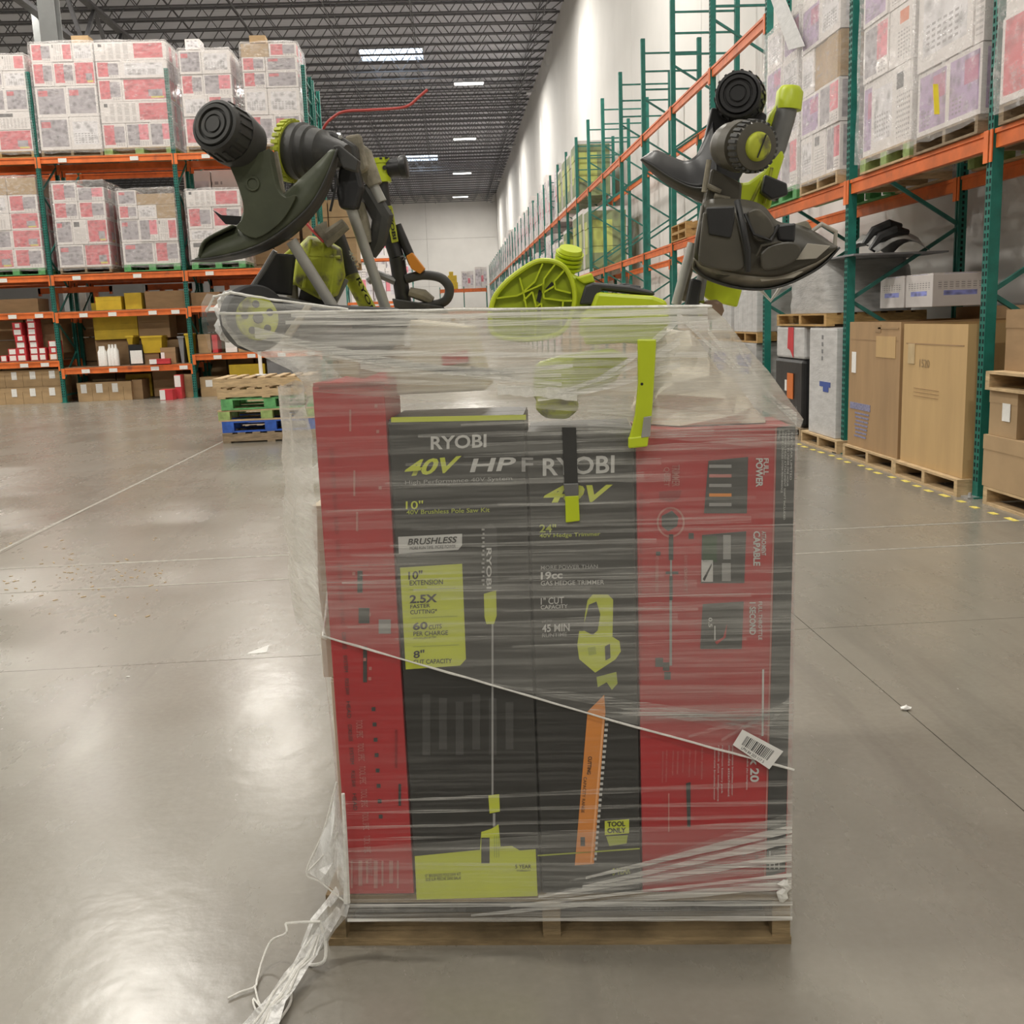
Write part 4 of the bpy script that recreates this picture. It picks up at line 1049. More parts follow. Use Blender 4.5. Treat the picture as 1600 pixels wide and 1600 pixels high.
def px_text(body, u0, v0, u1, v1, m, parent, sl=0., shear=0., t=PT-.0008, bold=.0):
    """horizontal lettering; (u0,v0) top left, (u1,v1) bottom right at the left edge's level, sl shifts the right edge"""
    P0 = pt(u0, v1, t); lettering(body, P0, pt(u1, v1+sl, t)-P0, pt(u0, v0, t)-P0, m, parent, shear, bold=bold)
def px_vtext(body, u0, v0, u1, v1, m, parent, sl=0., t=PT-.0008, bold=.0):
    """lettering that reads downwards between u0..u1, v0..v1; sl shifts the lower end sideways"""
    P0 = pt(u0, v0, t); lettering(body, P0, pt(u0+sl, v1, t)-P0, pt(u1, v0, t)-P0, m, parent, bold=bold)
# black saw carton
A = cA_
px_rect(611, 652, 822, 660, M_lime, A, 'printed_stripe', sl=-4)
px_text('RYOBI', 673, 682, 760, 703, M_gtxt, A, sl=-4, bold=.022)
px_text('40V', 632, 720, 721, 745, M_lime, A, sl=-8, shear=.3, bold=.03)
px_text('HP', 734, 717, 806, 738, M_gtxt, A, sl=-3, shear=.15, bold=.02)
px_text('F', 815, 715, 833, 737, M_ltxt, A, bold=.02)
px_text('High Performance 40V System', 633, 751, 800, 759, M_ltxt, A, sl=-7)
px_text('10"', 634, 783, 661, 796, M_lime, A, sl=-1, bold=.01)
px_text('40V Brushless Pole Saw Kit', 635, 797, 765, 804, M_limed, A, sl=-4, bold=.01)
px_poly([(622, 839), (722, 834), (722, 852), (716, 859), (623, 865)], M_gtxt, A, 'printed_panel')
px_text('BRUSHLESS', 637, 842, 714, 852, M_ktxt, A, sl=-4, shear=.2, t=PT-.0012, bold=.02)
px_text('MORE RUN TIME. MORE POWER', 640, 854, 712, 859, M_ktxt, A, sl=-3, t=PT-.0012)
px_poly([(625, 887), (722, 881), (728, 1030), (719, 1040), (634, 1046)], M_lime, A, 'printed_panel')
for (txt, u0, v0, u1, v1, bd) in (('10"', 638, 893, 660, 906, .02), ('EXTENSION', 640, 907, 692, 915, .01), ('2.5X', 640, 930, 683, 943, .03), ('FASTER', 641, 945, 672, 951, .01), ('CUTTING*', 641, 953, 683, 960, .01),
        ('60', 645, 973, 668, 985, .03), ('CUTS', 670, 977, 690, 984, .01), ('PER CHARGE', 646, 987, 700, 994, .01), ('WITH INCLUDED BATTERY', 646, 996, 682, 999, 0), ('8"', 646, 1017, 663, 1029, .02), ('CUT CAPACITY', 646, 1031, 706, 1038, .01)):
    px_text(txt, u0, v0, u1, v1, M_ktxt, A, sl=-2, t=PT-.0012, bold=bd)
for v in (921, 965, 1010): px_rect(640+(v-921)*.06, v, 712+(v-921)*.06, v+1.2, M_limed, A, 'printed_line', t=PT-.001, sl=-3)
# picture of the saw
px_poly([(757, 822), (767, 818), (776, 826), (778, 925), (757, 925)], M_dgr, A)
px_vtext('RYOBI', 760, 856, 768, 920, M_gtxt, A, t=PT-.0012, bold=.02)
for k in range(14): px_rect(752.5+(k % 2)*1.5, 826+6.6*k, 757, 829+6.6*k, M_ltxt, A, 'printed_tooth')
px_poly([(756, 928), (775, 922), (776, 962), (772, 975), (760, 975), (757, 964)], M_lime, A)
px_rect(768, 975, 771, 1242, M_ltxt, A, 'printed_line')
px_poly([(763, 1243), (780, 1241), (781, 1268), (765, 1271)], M_lime, A)
px_rect(770, 1271, 774, 1292, M_ltxt, A, 'printed_line')
px_poly([(648, 1338), (750, 1328), (752, 1300), (768, 1295), (779, 1288), (782, 1323), (800, 1322), (812, 1329), (837, 1327), (840, 1400), (651, 1406)], M_lime, A, 'printed_panel')
px_rect(752, 1309, 765, 1349, M_dgr, A, 'printed_shape', t=PT-.001)
for k in range(3): px_rect(772+3.4*k, 1306, 773.2+3.4*k, 1340, M_limed, A, 'printed_line', t=PT-.001)
px_text('10" BRUSHLESS POLE SAW KIT', 664, 1366, 720, 1371, M_ktxt, A, sl=-3, t=PT-.0012); px_text('SCIE SUR PERCHE SANS BALAI', 665, 1372, 720, 1377, M_ktxt, A, sl=-3, t=PT-.0012)
px_text('5 YEAR', 805, 1351, 830, 1357, M_ktxt, A, t=PT-.0012, bold=.01); px_text('WARRANTY', 807, 1359, 829, 1362, M_ktxt, A, t=PT-.0012)
for k in range(6): px_rect(660+26*k, 1085+6*(k % 3), 672+26*k, 1180-9*(k % 2), M_dgr, A, 'printed_shape', t=PT+.0004)
# hedge trimmer carton
B_ = cB_
px_text('RYOBI', 848, 716, 960, 744, M_gtxt, B_, sl=-5, bold=.02)
px_text('40V', 849, 759, 957, 786, M_lime, B_, sl=-2, shear=.3, bold=.03)
px_text('24"', 843, 819, 869, 832, M_limed, B_, bold=.02)
px_text('40V Hedge Trimmer', 843, 834, 938, 842, M_limed, B_, sl=-3, bold=.01)
for (txt, u0, v0, u1, v1, m, bd) in (('MORE POWER THAN', 845, 884, 934, 890, M_ltxt, .01), ('19cc', 845, 894, 879, 906, M_gtxt, .03), ('GAS HEDGE TRIMMER', 845, 908, 944, 915, M_gtxt, .01), ('1" CUT', 845, 934, 881, 945, M_gtxt, .01), ('CAPACITY', 845, 946, 887, 952, M_gtxt, .01),
        ('UP TO', 847, 970, 862, 973, M_ltxt, 0), ('45 MIN', 847, 976, 890, 988, M_gtxt, .02), ('RUNTIME', 847, 990, 886, 996, M_ltxt, .01)):
    px_text(txt, u0, v0, u1, v1, m, B_, sl=-2, bold=bd)
px_poly([(918, 938), (926, 929), (950, 929), (958, 937), (957, 995), (968, 1002), (970, 1018), (962, 1030), (930, 1051), (905, 1030), (902, 1008), (905, 986), (912, 986), (914, 960)], M_lime, B_)
px_poly([(920, 945), (932, 940), (938, 960), (934, 985), (926, 992), (910, 984), (916, 962)], M_dgr, B_, t=PT-.001)
px_poly([(945, 1010), (953, 1006), (954, 1028), (946, 1032)], M_dgr, B_, t=PT-.001)
px_poly([(918, 1012), (930, 1010), (932, 1022), (920, 1024)], M_limed, B_, t=PT-.001)
px_poly([(932, 1058), (963, 1050), (965, 1068), (956, 1078), (948, 1066), (934, 1074)], M_limed, B_)
px_poly([(944, 1086), (946, 1112), (928, 1350), (898, 1352), (918, 1112)], M_org, B_)
px_poly([(942, 1118), (945, 1118), (925, 1348), (922, 1348)], mat('pale_orange_print', (.85, .42, .18), .5), B_, t=PT-.001)
for k in range(27): px_rect(946-.73*k, 1122+8.4*k, 951-.73*k, 1126+8.4*k, M_gtxt, B_, 'printed_tooth')
px_vtext('CUTTING', 919, 1182, 925, 1210, M_ktxt, B_, sl=-2, t=PT-.0012, bold=.02); px_vtext('CAPACITY RANGE', 912, 1214, 917, 1270, M_ktxt, B_, sl=-4, t=PT-.0012)
px_rect(907, 1308, 914, 1322, M_dgr, B_, 'printed_shape', t=PT-.001)
px_rect(945, 1283, 983, 1305, M_lime, B_, sl=-3); px_text('TOOL', 949, 1284, 977, 1292, M_ktxt, B_, sl=-1, t=PT-.0012, bold=.03); px_text('ONLY', 949, 1294, 978, 1302, M_ktxt, B_, sl=-1, t=PT-.0012, bold=.03)
px_poly([(947, 1307), (981, 1305), (979, 1318), (952, 1322)], M_limed, B_)
px_rect(840, 1336, 1000, 1338, M_limed, B_, 'printed_stripe', sl=-11)
px_text('5 YEAR', 957, 1357, 985, 1368, M_limed, B_, sl=-3, bold=.02)
# wide red carton
C_ = cR2
px_poly([(1214, 668), (1243, 664), (1227, 1362), (1197, 1370)], M_dgr, C_, 'printed_strip', label='dark grey printed edge strip')
px_poly([(1211.5, 668), (1213.5, 668), (1196, 1370), (1194, 1370)], M_redl, C_, 'printed_line')
for k, (u, v0, v1, s) in enumerate(((1217, 672, 688, 'SPEC'), (1222, 672, 770, 'GENUINE CORDLESS SYSTEM PERFORMANCE'), (1226, 674, 812, 'TRIMMER HEAD ATTACHMENT SHAFT INCLUDED'), (1231, 672, 760, 'CHARGES IN UNDER ONE HOUR'), (1236, 676, 750, 'FIVE YEAR LIMITED'))):
    px_vtext(s, u, v0, u+3, v1, M_gtxt, C_, sl=-2)
for (P, nm) in (([(1107, 720), (1169, 714), (1167, 802), (1100, 802)], 'a'), ([(1097, 836), (1166, 830), (1163, 911), (1095, 911)], 'b'), ([(1098, 944), (1162, 940), (1159, 1014), (1094, 1014)], 'c')):
    px_poly(P, M_dgr, C_, 'printed_photo')
for k in range(5): px_rect(1108, 726+15*k, 1143, 731+15*k, (M_ltxt, M_redl, M_ltxt, M_org, M_ltxt)[k], C_, 'printed_stripe', t=PT-.001)
for k, (u, v, w, h, m) in enumerate(((1098, 838, 22, 40, mat('dark_green_print', (.03, .07, .03), .5)), (1130, 836, 12, 38, M_ltxt), (1096, 875, 18, 34, M_gtxt), (1128, 880, 14, 28, M_ltxt))): px_rect(u, v, u+w, v+h, m, C_, 'printed_shape', t=PT-.001)
px_poly([(1098, 905), (1112, 880), (1112, 884), (1101, 908)], M_ktxt, C_, t=PT-.0014)
px_vtext('0.5', 1107, 965, 1113, 980, M_gtxt, C_, t=PT-.0012, bold=.02); px_rect(1116, 978, 1118, 1000, M_gtxt, C_, 'printed_line', t=PT-.001)
px_poly([(1117, 1003), (1130, 996), (1136, 975), (1134, 996), (1120, 1007)], M_redc, C_, t=PT-.001)
px_vtext('FULL', 1193, 716, 1201, 742, M_gtxt, C_, bold=.02); px_vtext('POWER', 1181, 716, 1192, 761, M_gtxt, C_, bold=.03)
px_vtext('ATTACHMENT', 1190, 830, 1197, 868, M_gtxt, C_, bold=.02); px_vtext('CAPABLE', 1177, 830, 1188, 884, M_gtxt, C_, bold=.03)
px_vtext('FULL THROTTLE', 1185, 940, 1191, 1000, M_gtxt, C_, bold=.01); px_vtext('1 SECOND', 1171, 941, 1181, 992, M_gtxt, C_, bold=.03)
px_vtext('TRIMMER', 1050, 726, 1062, 760, M_redl, C_, bold=.01); px_vtext('QUIET', 1036, 730, 1046, 760, M_redl, C_)
px_poly([(1030, 768), (1065, 766), (1062, 778), (1048, 784), (1030, 780)], M_redd, C_)
ringp = [(1048+22*math.cos(2*math.pi*k/24), 816+24*math.sin(2*math.pi*k/24)) for k in range(24)]; ring2 = [(1048+19*math.cos(2*math.pi*k/24), 816+21*math.sin(2*math.pi*k/24)) for k in range(24)]
b = MB(); b.grid([[pt(u, v, PT) for u, v in ringp], [pt(u, v, PT) for u, v in ring2]], True); part('printed_ring', b, M_redl, C_)
px_poly([(1034, 806), (1050, 798), (1060, 808), (1058, 822), (1044, 830), (1034, 822)], M_dgr, C_)
for (u0, v0, u1, v1, m) in ((1045, 835, 1052, 875, M_dgr), (1047, 875, 1050, 900, M_ltxt), (1040, 893, 1060, 897, M_dgr), (1046, 900, 1051, 938, M_dgr), (1046, 938, 1050, 1040, M_ltxt), (1036, 1035, 1046, 1048, M_dgr), (1024, 1028, 1036, 1042, M_dgr), (1038, 1050, 1048, 1062, M_dgr), (1025, 862, 1032, 868, M_dgr), (1076, 833, 1084, 842, M_dgr)):
    px_rect(u0, v0, u1, v1, m, C_, 'printed_shape')
for k in range(9): px_vtext('ATTACHMENT', 999-.3*k, 770+34*k, 1004-.3*k, 798+34*k, M_redd, C_)
for k in range(4): px_vtext(('ATTACHMENT HEAD', 'EASY LOAD', 'VARIABLE SPEED', 'SHAFT')[k], 1024+(k % 2)*45, 868+20*(k // 2), 1029+(k % 2)*45, 905+20*(k // 2), M_redl, C_)
for k, (u, v0, v1) in enumerate(((1034, 1174, 1224), (1040, 1172, 1222), (1050, 1172, 1212), (1058, 1174, 1210), (1066, 1172, 1208), (1076, 1172, 1214), (1085, 1172, 1212), (1096, 1168, 1218), (1115, 1168, 1250), (1121, 1165, 1252), (1127, 1165, 1240), (1138, 1165, 1245), (1143, 1165, 1243), (1166, 1184, 1234))):
    px_vtext(('powerstate brushless motor', 'redlink plus intelligence', 'redlithium battery pack', 'includes attachment')[k % 4], u, v0, u+3.6, v1, M_redl if k < 8 else M_gtxt, C_, sl=-1)
px_vtext('x 20', 1172, 1182, 1186, 1222, M_gtxt, C_, bold=.03)
px_poly([(1072, 1224), (1079, 1222), (1079, 1292), (1074, 1292)], M_dgr, C_); px_rect(1044, 1240, 1046, 1300, M_redl, C_, 'printed_line')
px_poly([(1191, 1046), (1194, 1046), (1193, 1150), (1190, 1150)], M_gtxt, C_, 'printed_line')
for k in range(3): px_rect(1202+7*k, 1330+6*k, 1204+7*k, 1358, M_gtxt, C_, 'printed_mark', t=PT-.001)
for (u, v) in ((1176, 1325), (1180, 1336), (1160, 1330)): px_rect(u, v, u+5, v+8, M_redd, C_, 'printed_mark')
# left red carton: lettering down its left edge, parts printed along it
D_ = cR1
def dl(v): return 495+(v-600)*.0665      # left edge of the red front at height v in the photo
for k in range(16):
    v = 700+36*k; px_vtext(('CORDLESS', 'SYSTEM', 'POLE SAW', 'HEAD')[k % 4], dl(v)+13, v, dl(v)+19, v+26, M_redd if k < 8 else M_dgr, D_, sl=1.8)
for k in range(7):
    v = 1125+36*k; px_vtext('TOOL SPEC', dl(v)+26, v, dl(v)+36, v+28, M_redl, D_, sl=1.8)
for k in range(8):
    v = 1105+24*k; px_rect(dl(v)+52, v, dl(v)+58, v+6, M_dgr, D_, 'printed_mark')
for (du, v, w, h, m) in ((44, 892, 8, 34, M_dgr), (42, 950, 17, 24, M_dgr), (45, 1010, 6, 56, M_dgr), (86, 1140, 4, 60, M_redd), (86, 1225, 4, 34, M_dgr)): px_rect(dl(v)+du, v, dl(v)+du+w, v+h, m, D_, 'printed_shape', sl=0)
for (du, v) in ((88, 632), (88, 672), (86, 760), (36, 894), (56, 958), (44, 1028), (52, 1042), (50, 1058)): px_rect(dl(v)+du, v, dl(v)+du+4.5, v+5, M_redl, D_, 'printed_mark')
px_rect(dl(970)+72, 968, dl(970)+91, 990, M_ltxt, D_, 'printed_panel')
for k in range(7): px_rect(548+12*k, 1345, 551+12*k+3*(k % 2), 1388-4*(k % 3), M_redl, D_, 'printed_stripe')
for (v, n) in ((640, 34), (735, 40), (800, 30)): px_rect(dl(v)+48, v, dl(v)+51, v+n, M_redl, D_, 'printed_line')
px_rect(498, 604, 601, 609, M_redd, D_, 'printed_stripe', sl=-6)
# torn flap standing up above the left red carton
b = MB(); b.extr([pt(515, 596, .02), pt(540, 588, .03), pt(568, 592, .02), pt(602, 578, .04), pt(606, 592, .03), pt(604, 602, .0), pt(520, 606, .0)], LN*.004); part('torn_flap', b, M_redc, D_)
# barcode label stuck to the film near the right edge
FT = -.021
lab = thing('barcode_label', 'white barcode label stuck aslant on the film at the right red carton', 'label', pt(1185, 1205, FT), LROT)
BQ = [pt(1160, 1140, FT), pt(1224, 1174, FT), pt(1202, 1202, FT), pt(1145, 1164, FT)]
b = MB(); b.extr(BQ, LN*.0008); part('paper', b, M_white, lab)
def bq(a, c): p = BQ[0].lerp(BQ[1], a); q = BQ[3].lerp(BQ[2], a); return p.lerp(q, c) - LN*.0006
x = .16; rb = random.Random(2)
bb = MB()
while x < .84:
    w = rb.choice((.010, .014, .024)); bb.extr([bq(x, .18), bq(x+w, .18), bq(x+w, .72), bq(x, .72)], LN*.0003); x += w+rb.choice((.012, .018, .026))
part('barcode', bb, M_ktxt, lab, kind='stuff')
P0 = bq(.2, .93); lettering('LPN 84 203 117 5', P0, bq(.8, .93)-P0, bq(.2, .78)-P0, M_ktxt, lab)
# ------------------------------------------------------------------ yard tools standing in the load
M_k = mat('black_moulded_plastic', (.020, .020, .021), .42, scale=10, var=.2, bump=.05)
M_k2 = mat('dusty_black_plastic', (.040, .040, .038), .55, scale=10, var=.25, bump=.08, grime=((.10, .095, .08), 14, .60))
M_ol = mat('mud_stained_guard', (.052, .060, .034), .5, scale=8, var=.3, bump=.1, grime=((.12, .13, .07), 7, .6))
M_gd = mat('worn_guard_plastic', (.075, .068, .052), .42, scale=6, var=.25, bump=.06, grime=((.16, .145, .11), 9, .62))
M_lm = mat('lime_green_plastic', (.50, .60, .02), .38, scale=5, var=.06)
M_lmd = mat('dirty_lime_plastic', (.42, .46, .035), .6, scale=18, var=.2, grime=((.14, .13, .06), 22, .50))
M_alu = mat('dull_aluminium_tube', (.36, .355, .33), .45, .35, scale=12, var=.12)
M_alud = mat('grey_coated_tube', (.17, .17, .165), .45, .3, scale=12, var=.15)
M_or = mat('orange_plastic', (.72, .27, .03), .45)
M_cable = mat('red_cable_sheath', (.55, .07, .06), .45)
M_mud = mat('dried_mud', (.26, .235, .18), .9, scale=25, var=.3, bump=.3)
M_rub = mat('rubber_tyre', (.03, .03, .032), .7)
def ring_head(o, axis, r, length, m, parent, m_face=None, knob=None):
    """trimmer head: stepped drum with concentric rings on its face; axis points from the face into the head"""
    ax = Vector(axis).normalized(); o = Vector(o)
    prof = [(0, r*.30), (.004, r*.30), (.004, r*.36), (.001, r*.38), (.001, r*.52), (.006, r*.54), (.006, r*.62), (.0, r*.64), (.0, r*.78), (.008, r*.80), (.004, r*.86), (.006, r*.97), (.014, r), (length*.5, r*1.04), (length*.5, r*1.10), (length*.62, r*1.12), (length, r*1.02), (length, r*.5)]
    b = MB(); b.lathe(o, ax, prof, 36); part('head_drum', b, m, parent, smooth=True)
    b = MB()
    for k in range(18):
        g = 2*math.pi*k/18; a = ax.orthogonal().normalized(); c = ax.cross(a); d = a*math.cos(g)+c*math.sin(g)
        b.bar(o+ax*.02+d*r*1.02, o+ax*length*.48+d*r*1.06, .006, .005, d)
    part('grip_ribs', b, m, parent, kind='stuff')
def curve_plate(outer, inner, m, parent, name, t0, t1, bulge=.02, solid=.004, n=8):
    """curved guard: surface between two edges of equal point count, bulging out towards the viewer"""
    rows = []
    for i in range(n+1):
        f = i/n; row = []
        for (a, c) in zip(outer, inner):
            row.append(pt(a[0]+(c[0]-a[0])*f, a[1]+(c[1]-a[1])*f, t0+(t1-t0)*f) - LN*bulge*math.sin(math.pi*f))
        rows.append(row)
    b = MB(); b.grid(rows); return part(name, b, m, parent, smooth=True, solid=solid)
def rim(pts, t, depth, m, parent, name='guard_rim', th=.004):
    b = MB(); b.grid([[pt(u, v, t) for u, v in pts], [pt(u, v, t)-LN*depth for u, v in pts]]); return part(name, b, m, parent, smooth=True, solid=th)
def rod(pts, r, m, parent, name, seg=10, smooth=True):
    b = MB(); b.tube([pt(*p) for p in pts], r, seg); return part(name, b, m, parent, smooth=smooth)
def slab(pts, t, th, m, parent, name, bevel=.003):
    b = MB(); b.extr([pt(u, v, t) for u, v in pts], LN*th); return part(name, b, m, parent, bevel=bevel)
def foot(u, v, t, z=1.03): q = pt(u, v, t); return Vector((q.x, q.y, z))
def spline(pts, n=6):
    """Catmull-Rom through photo points"""
    out = []
    for i in range(len(pts)-1):
        p0, p1, p2, p3 = pts[max(i-1, 0)], pts[i], pts[i+1], pts[min(i+2, len(pts)-1)]
        for k in range(n):
            f = k/n; out.append(tuple(.5*((2*b)+(-a+c)*f+(2*a-5*b+4*c-d)*f*f+(-a+3*b-3*c+d)*f**3) for a, b, c, d in zip(p0, p1, p2, p3)))
    out.append(tuple(pts[-1])); return out

# --- 1 olive stained string trimmer, far left ------------------------------------------------
T = .12
t1 = thing('string_trimmer', 'string trimmer with mud stained olive guard, head at upper left', 'string trimmer', foot(560, 560, T, 1.29), LROT)
ring_head(pt(332, 193, T-.09), pt(384, 228, T+.02)-pt(332, 193, T-.09), .053, .115, M_k2, t1)
slab(spline([(358, 258), (372, 292), (380, 322), (378, 342), (370, 356), (400, 372), (440, 345), (462, 306), (446, 308), (434, 296), (426, 266), (420, 232)], 4), T-.022, .036, M_ol, t1, 'guard_arm', bevel=.006)
b = MB(); b.lathe(pt(395, 287, T-.022), -LN, [(0, .016), (.004, .015), (.004, .011), (.001, .010), (.001, .001)], 18); part('arm_boss', b, M_ol, t1, smooth=True)
outer = spline([(297, 408), (345, 408), (400, 397), (455, 370), (500, 322), (522, 272), (530, 232)], 6)
inner = spline([(318, 402), (324, 378), (372, 352), (384, 330), (432, 312), (474, 276), (514, 238)], 6)
mid_ = [(u+(c[0]-u)*.22, v+(c[1]-v)*.22) for (u, v), c in zip(outer, inner)]
curve_plate(mid_, inner, M_ol, t1, 'guard_plate', T-.01, T+.015, .010)
curve_plate(outer, mid_, M_k2, t1, 'guard_skirt', T+.035, T-.014, .002, n=3)
rim(spline([(318, 402), (327, 377), (370, 354)], 5), T+.014, .03, M_ol, t1, 'guard_edge')
slab([(520, 228), (530, 226), (560, 250), (556, 268), (535, 262)], T+.0, .03, M_k2, t1, 'guard_mount')
rod([(455, 376, T+.03), (556, 536, T+.08)], .0125, M_alu, t1, 'shaft', 14)
slab([(424, 240), (432, 236), (444, 300), (436, 308)], T+.03, .012, M_or if False else M_mud, t1, 'mud_strip', bevel=0)
b = MB(); b.extr([pt(332, 328, T+.05), pt(346, 336, T+.05), pt(378, 338, T+.05), pt(376, 352, T+.05), pt(352, 350, T+.05)], LN*.01); part('line_cutter', b, M_k, t1)
# --- 2 second trimmer with yellow toothed ring --------------------------------------------------
T2 = .24
t2 = thing('string_trimmer', 'dark string trimmer with yellow toothed ring on its drum head', 'string trimmer', foot(600, 500, T2, 1.29), LROT)
o2, e2 = pt(452, 236, T2+.03), pt(545, 240, T2-.02); a2 = (e2-o2).normalized(); r2 = .062
b = MB(); b.lathe(o2, a2, [(0, r2*.4), (.004, r2*.85), (.012, r2*.97), (.04, r2*1.0), (.045, r2*.92), (.062, r2*.90), (.066, r2*.82), (.09, r2*.78), (.10, r2*.6), (.135, r2*.42), (.15, r2*.3)], 36); part('head_drum', b, M_k2, t2, smooth=True)
b = MB(); a_ = a2.orthogonal().normalized(); c_ = a2.cross(a_)
b.lathe(o2+a2*.004, a2, [(0, r2*.93), (.0, r2*1.05), (.012, r2*1.05), (.012, r2*.93)], 36)
for k in range(28):
    g = 2*math.pi*k/28; d = a_*math.cos(g)+c_*math.sin(g); b.bar(o2+a2*-.004+d*r2*1.04, o2+a2*.014+d*r2*1.06, .008, .006, d)
part('toothed_ring', b, M_lmd, t2, label='dirty lime toothed ring')
slab([(474, 200), (520, 204), (556, 226), (560, 252), (530, 262), (500, 258), (480, 240)], T2+.02, .05, M_k2, t2, 'gear_case', bevel=.008)
for (u, v) in ((505, 240), (532, 215), (495, 225)):
    b = MB(); b.lathe(pt(u, v, T2+.02), -LN, [(0, .005), (.004, .005), (.005, .003)], 8); part('screw', b, M_alu, t2)
slab([(538, 212), (562, 208), (566, 232), (574, 262), (560, 272), (545, 250)], T2+.05, .03, M_mud, t2, 'muddy_neck', bevel=.006)
slab([(528, 262), (556, 250), (566, 292), (556, 328), (530, 326), (524, 300)], T2+.02, .04, M_k, t2, 'shaft_socket', bevel=.008)
rod([(546, 318, T2+.04), (604, 486, T2+.08)], .0125, M_alu, t2, 'shaft', 14)
rod([(500, 352, T2+.03), (512, 372, T2+.03), (540, 350, T2+.03)], [.018, .022, .014], M_mud, t2, 'mud_clump', 8)
for (u0, v0, u1, v1) in ((498, 256, 520, 300), (510, 256, 528, 290), (522, 250, 516, 330)): rod([(u0, v0, T2), ((u0+u1)/2+6, (v0+v1)/2, T2-.01), (u1, v1, T2)], .003, M_k, t2, 'wire')
# --- 3 brush cutter tube with mud, neck behind --------------------------------------------------
T3 = .34
t3 = thing('muddy_attachment', 'mud caked grey attachment shaft with white sleeve behind the yellow ringed trimmer', 'tool attachment', foot(640, 470, T3, 1.29), LROT)
rod([(542, 222, T3), (566, 246, T3), (586, 290, T3)], [.02, .026, .018], M_mud, t3, 'muddy_head', 10)
rod([(582, 288, T3), (596, 316, T3)], .013, M_alu, t3, 'white_sleeve')
rod([(570, 292, T3+.01), (598, 340, T3+.01), (590, 378, T3+.01), (580, 400, T3+.01)], [.022, .026, .02, .012], M_k2, t3, 'clamp_body', 8)
rod([(560, 318, T3), (566, 352, T3), (575, 380, T3)], [.014, .018, .012], M_mud, t3, 'mud_clump', 8)
# --- 4 lime pole tool, text on its sleeve -------------------------------------------------------
T4 = .55
t4 = thing('pole_tool', 'black and lime pole tool standing upright with lime cup on top', 'pole tool', foot(640, 476, T4, 1.29), LROT)
c0 = pt(595, 286, T4); c1 = pt(590, 250, T4); ax4 = (c1-c0).normalized(); hh = (c1-c0).length; r4 = .030
b = MB(); b.lathe(c0, ax4, [(0, r4*.9), (hh*.8, r4*.92), (hh*.8, r4), (hh*1.02, r4), (hh*1.02, r4*.75), (hh*.7, r4*.72), (hh*.7, .001)], 24); part('lime_cup', b, M_lm, t4, smooth=True)
for k in range(4): b = MB(); b.lathe(pt(577+9*k, 251-1.0*k, T4-.028+.004*abs(k-1.5)), ax4, [(0, .004), (.004, .004), (.005, .001)], 6); part('notch', b, M_k, t4)
b = MB(); b.lathe(pt(601, 262, T4-.028), -LN, [(0, .006), (.003, .005), (.003, .001)], 10); part('button', b, M_k, t4)
b = MB(); q0, q1 = pt(606, 264, T4), pt(636, 260, T4); b.lathe(q0, q1-q0, [(0, .022), (.03, .024), (.034, .028), (.046, .029), (.05, .024), (.05, .01)], 20); part('black_coupling', b, M_k, t4, smooth=True)
rod([(596, 286, T4), (607, 380, T4)], .0175, M_k, t4, 'upper_pole', 14)
slab([(601, 322), (612, 321), (622, 377), (612, 380)], T4-.022, .012, M_lmd, t4, 'lime_sleeve', bevel=.002)
lettering('RYOBI', pt(605, 328, T4-.024), pt(614, 374, T4-.024)-pt(605, 328, T4-.024), pt(611, 327, T4-.024)-pt(605, 328, T4-.024), M_ktxt, t4, bold=.02)
rod([(612, 378, T4), (620, 402, T4)], .019, M_k, t4, 'collar', 14)
rod([(612, 400, T4), (624, 398, T4), (628, 408, T4)], .012, M_alud, t4, 'clip', 8)
rod([(620, 402, T4), (632, 480, T4+.02)], .020, M_k, t4, 'lower_pole', 14)
rod([(620, 352, T4), (646, 412, T4)], .012, M_k, t4, 'side_bracket', 10)
slab([(634, 400), (644, 394), (664, 420), (656, 428), (642, 420)], T4-.02, .02, M_or, t4, 'orange_lever', bevel=.003)
# black loop handle
lp = spline([(634, 436, T4), (660, 430, T4), (688, 434, T4), (702, 450, T4), (696, 470, T4), (670, 478, T4), (640, 480, T4)], 5)
h4 = thing('loop_handle', 'curved black loop handle lying right of the lime pole tool', 'handle', foot(660, 478, T4, 1.29), LROT)
b = MB(); b.tube([pt(*p) for p in lp], .012, 10); part('loop', b, M_k2, h4, smooth=True)
rod([(640, 456, T4), (662, 462, T4), (676, 470, T4)], [.012, .016, .01], M_mud, h4, 'muddy_grip', 8)
rod([(575, 440, T4), (590, 428, T4), (618, 440, T4)], .01, M_alud, h4, 'bracket', 8)
slab([(612, 466), (690, 478), (700, 490), (618, 488)], T4-.02, .03, M_k2, h4, 'grip_base')
# --- 5 lime sleeve pole with black body leaning left ---------------------------------------------
T5 = .40
t5 = thing('pole_tool', 'muddy black pole with dirty lime lettered sleeve leaning to the left', 'pole tool', foot(590, 500, T5, 1.29), LROT)
rod([(520, 356, T5), (548, 430, T5)], [.022, .020], M_k2, t5, 'upper_pole', 12)
rod([(548, 430, T5), (588, 506, T5)], .0185, M_lmd, t5, 'lime_sleeve', 12)
lettering('RYOBI', pt(556, 436, T5-.024), pt(583, 494, T5-.024)-pt(556, 436, T5-.024), pt(562, 433, T5-.024)-pt(556, 436, T5-.024), M_ktxt, t5, bold=.02)
lettering('40V', pt(543, 392, T5-.026), pt(556, 420, T5-.026)-pt(543, 392, T5-.026), pt(549, 390, T5-.026)-pt(543, 392, T5-.026), M_gtxt, t5, bold=.01)
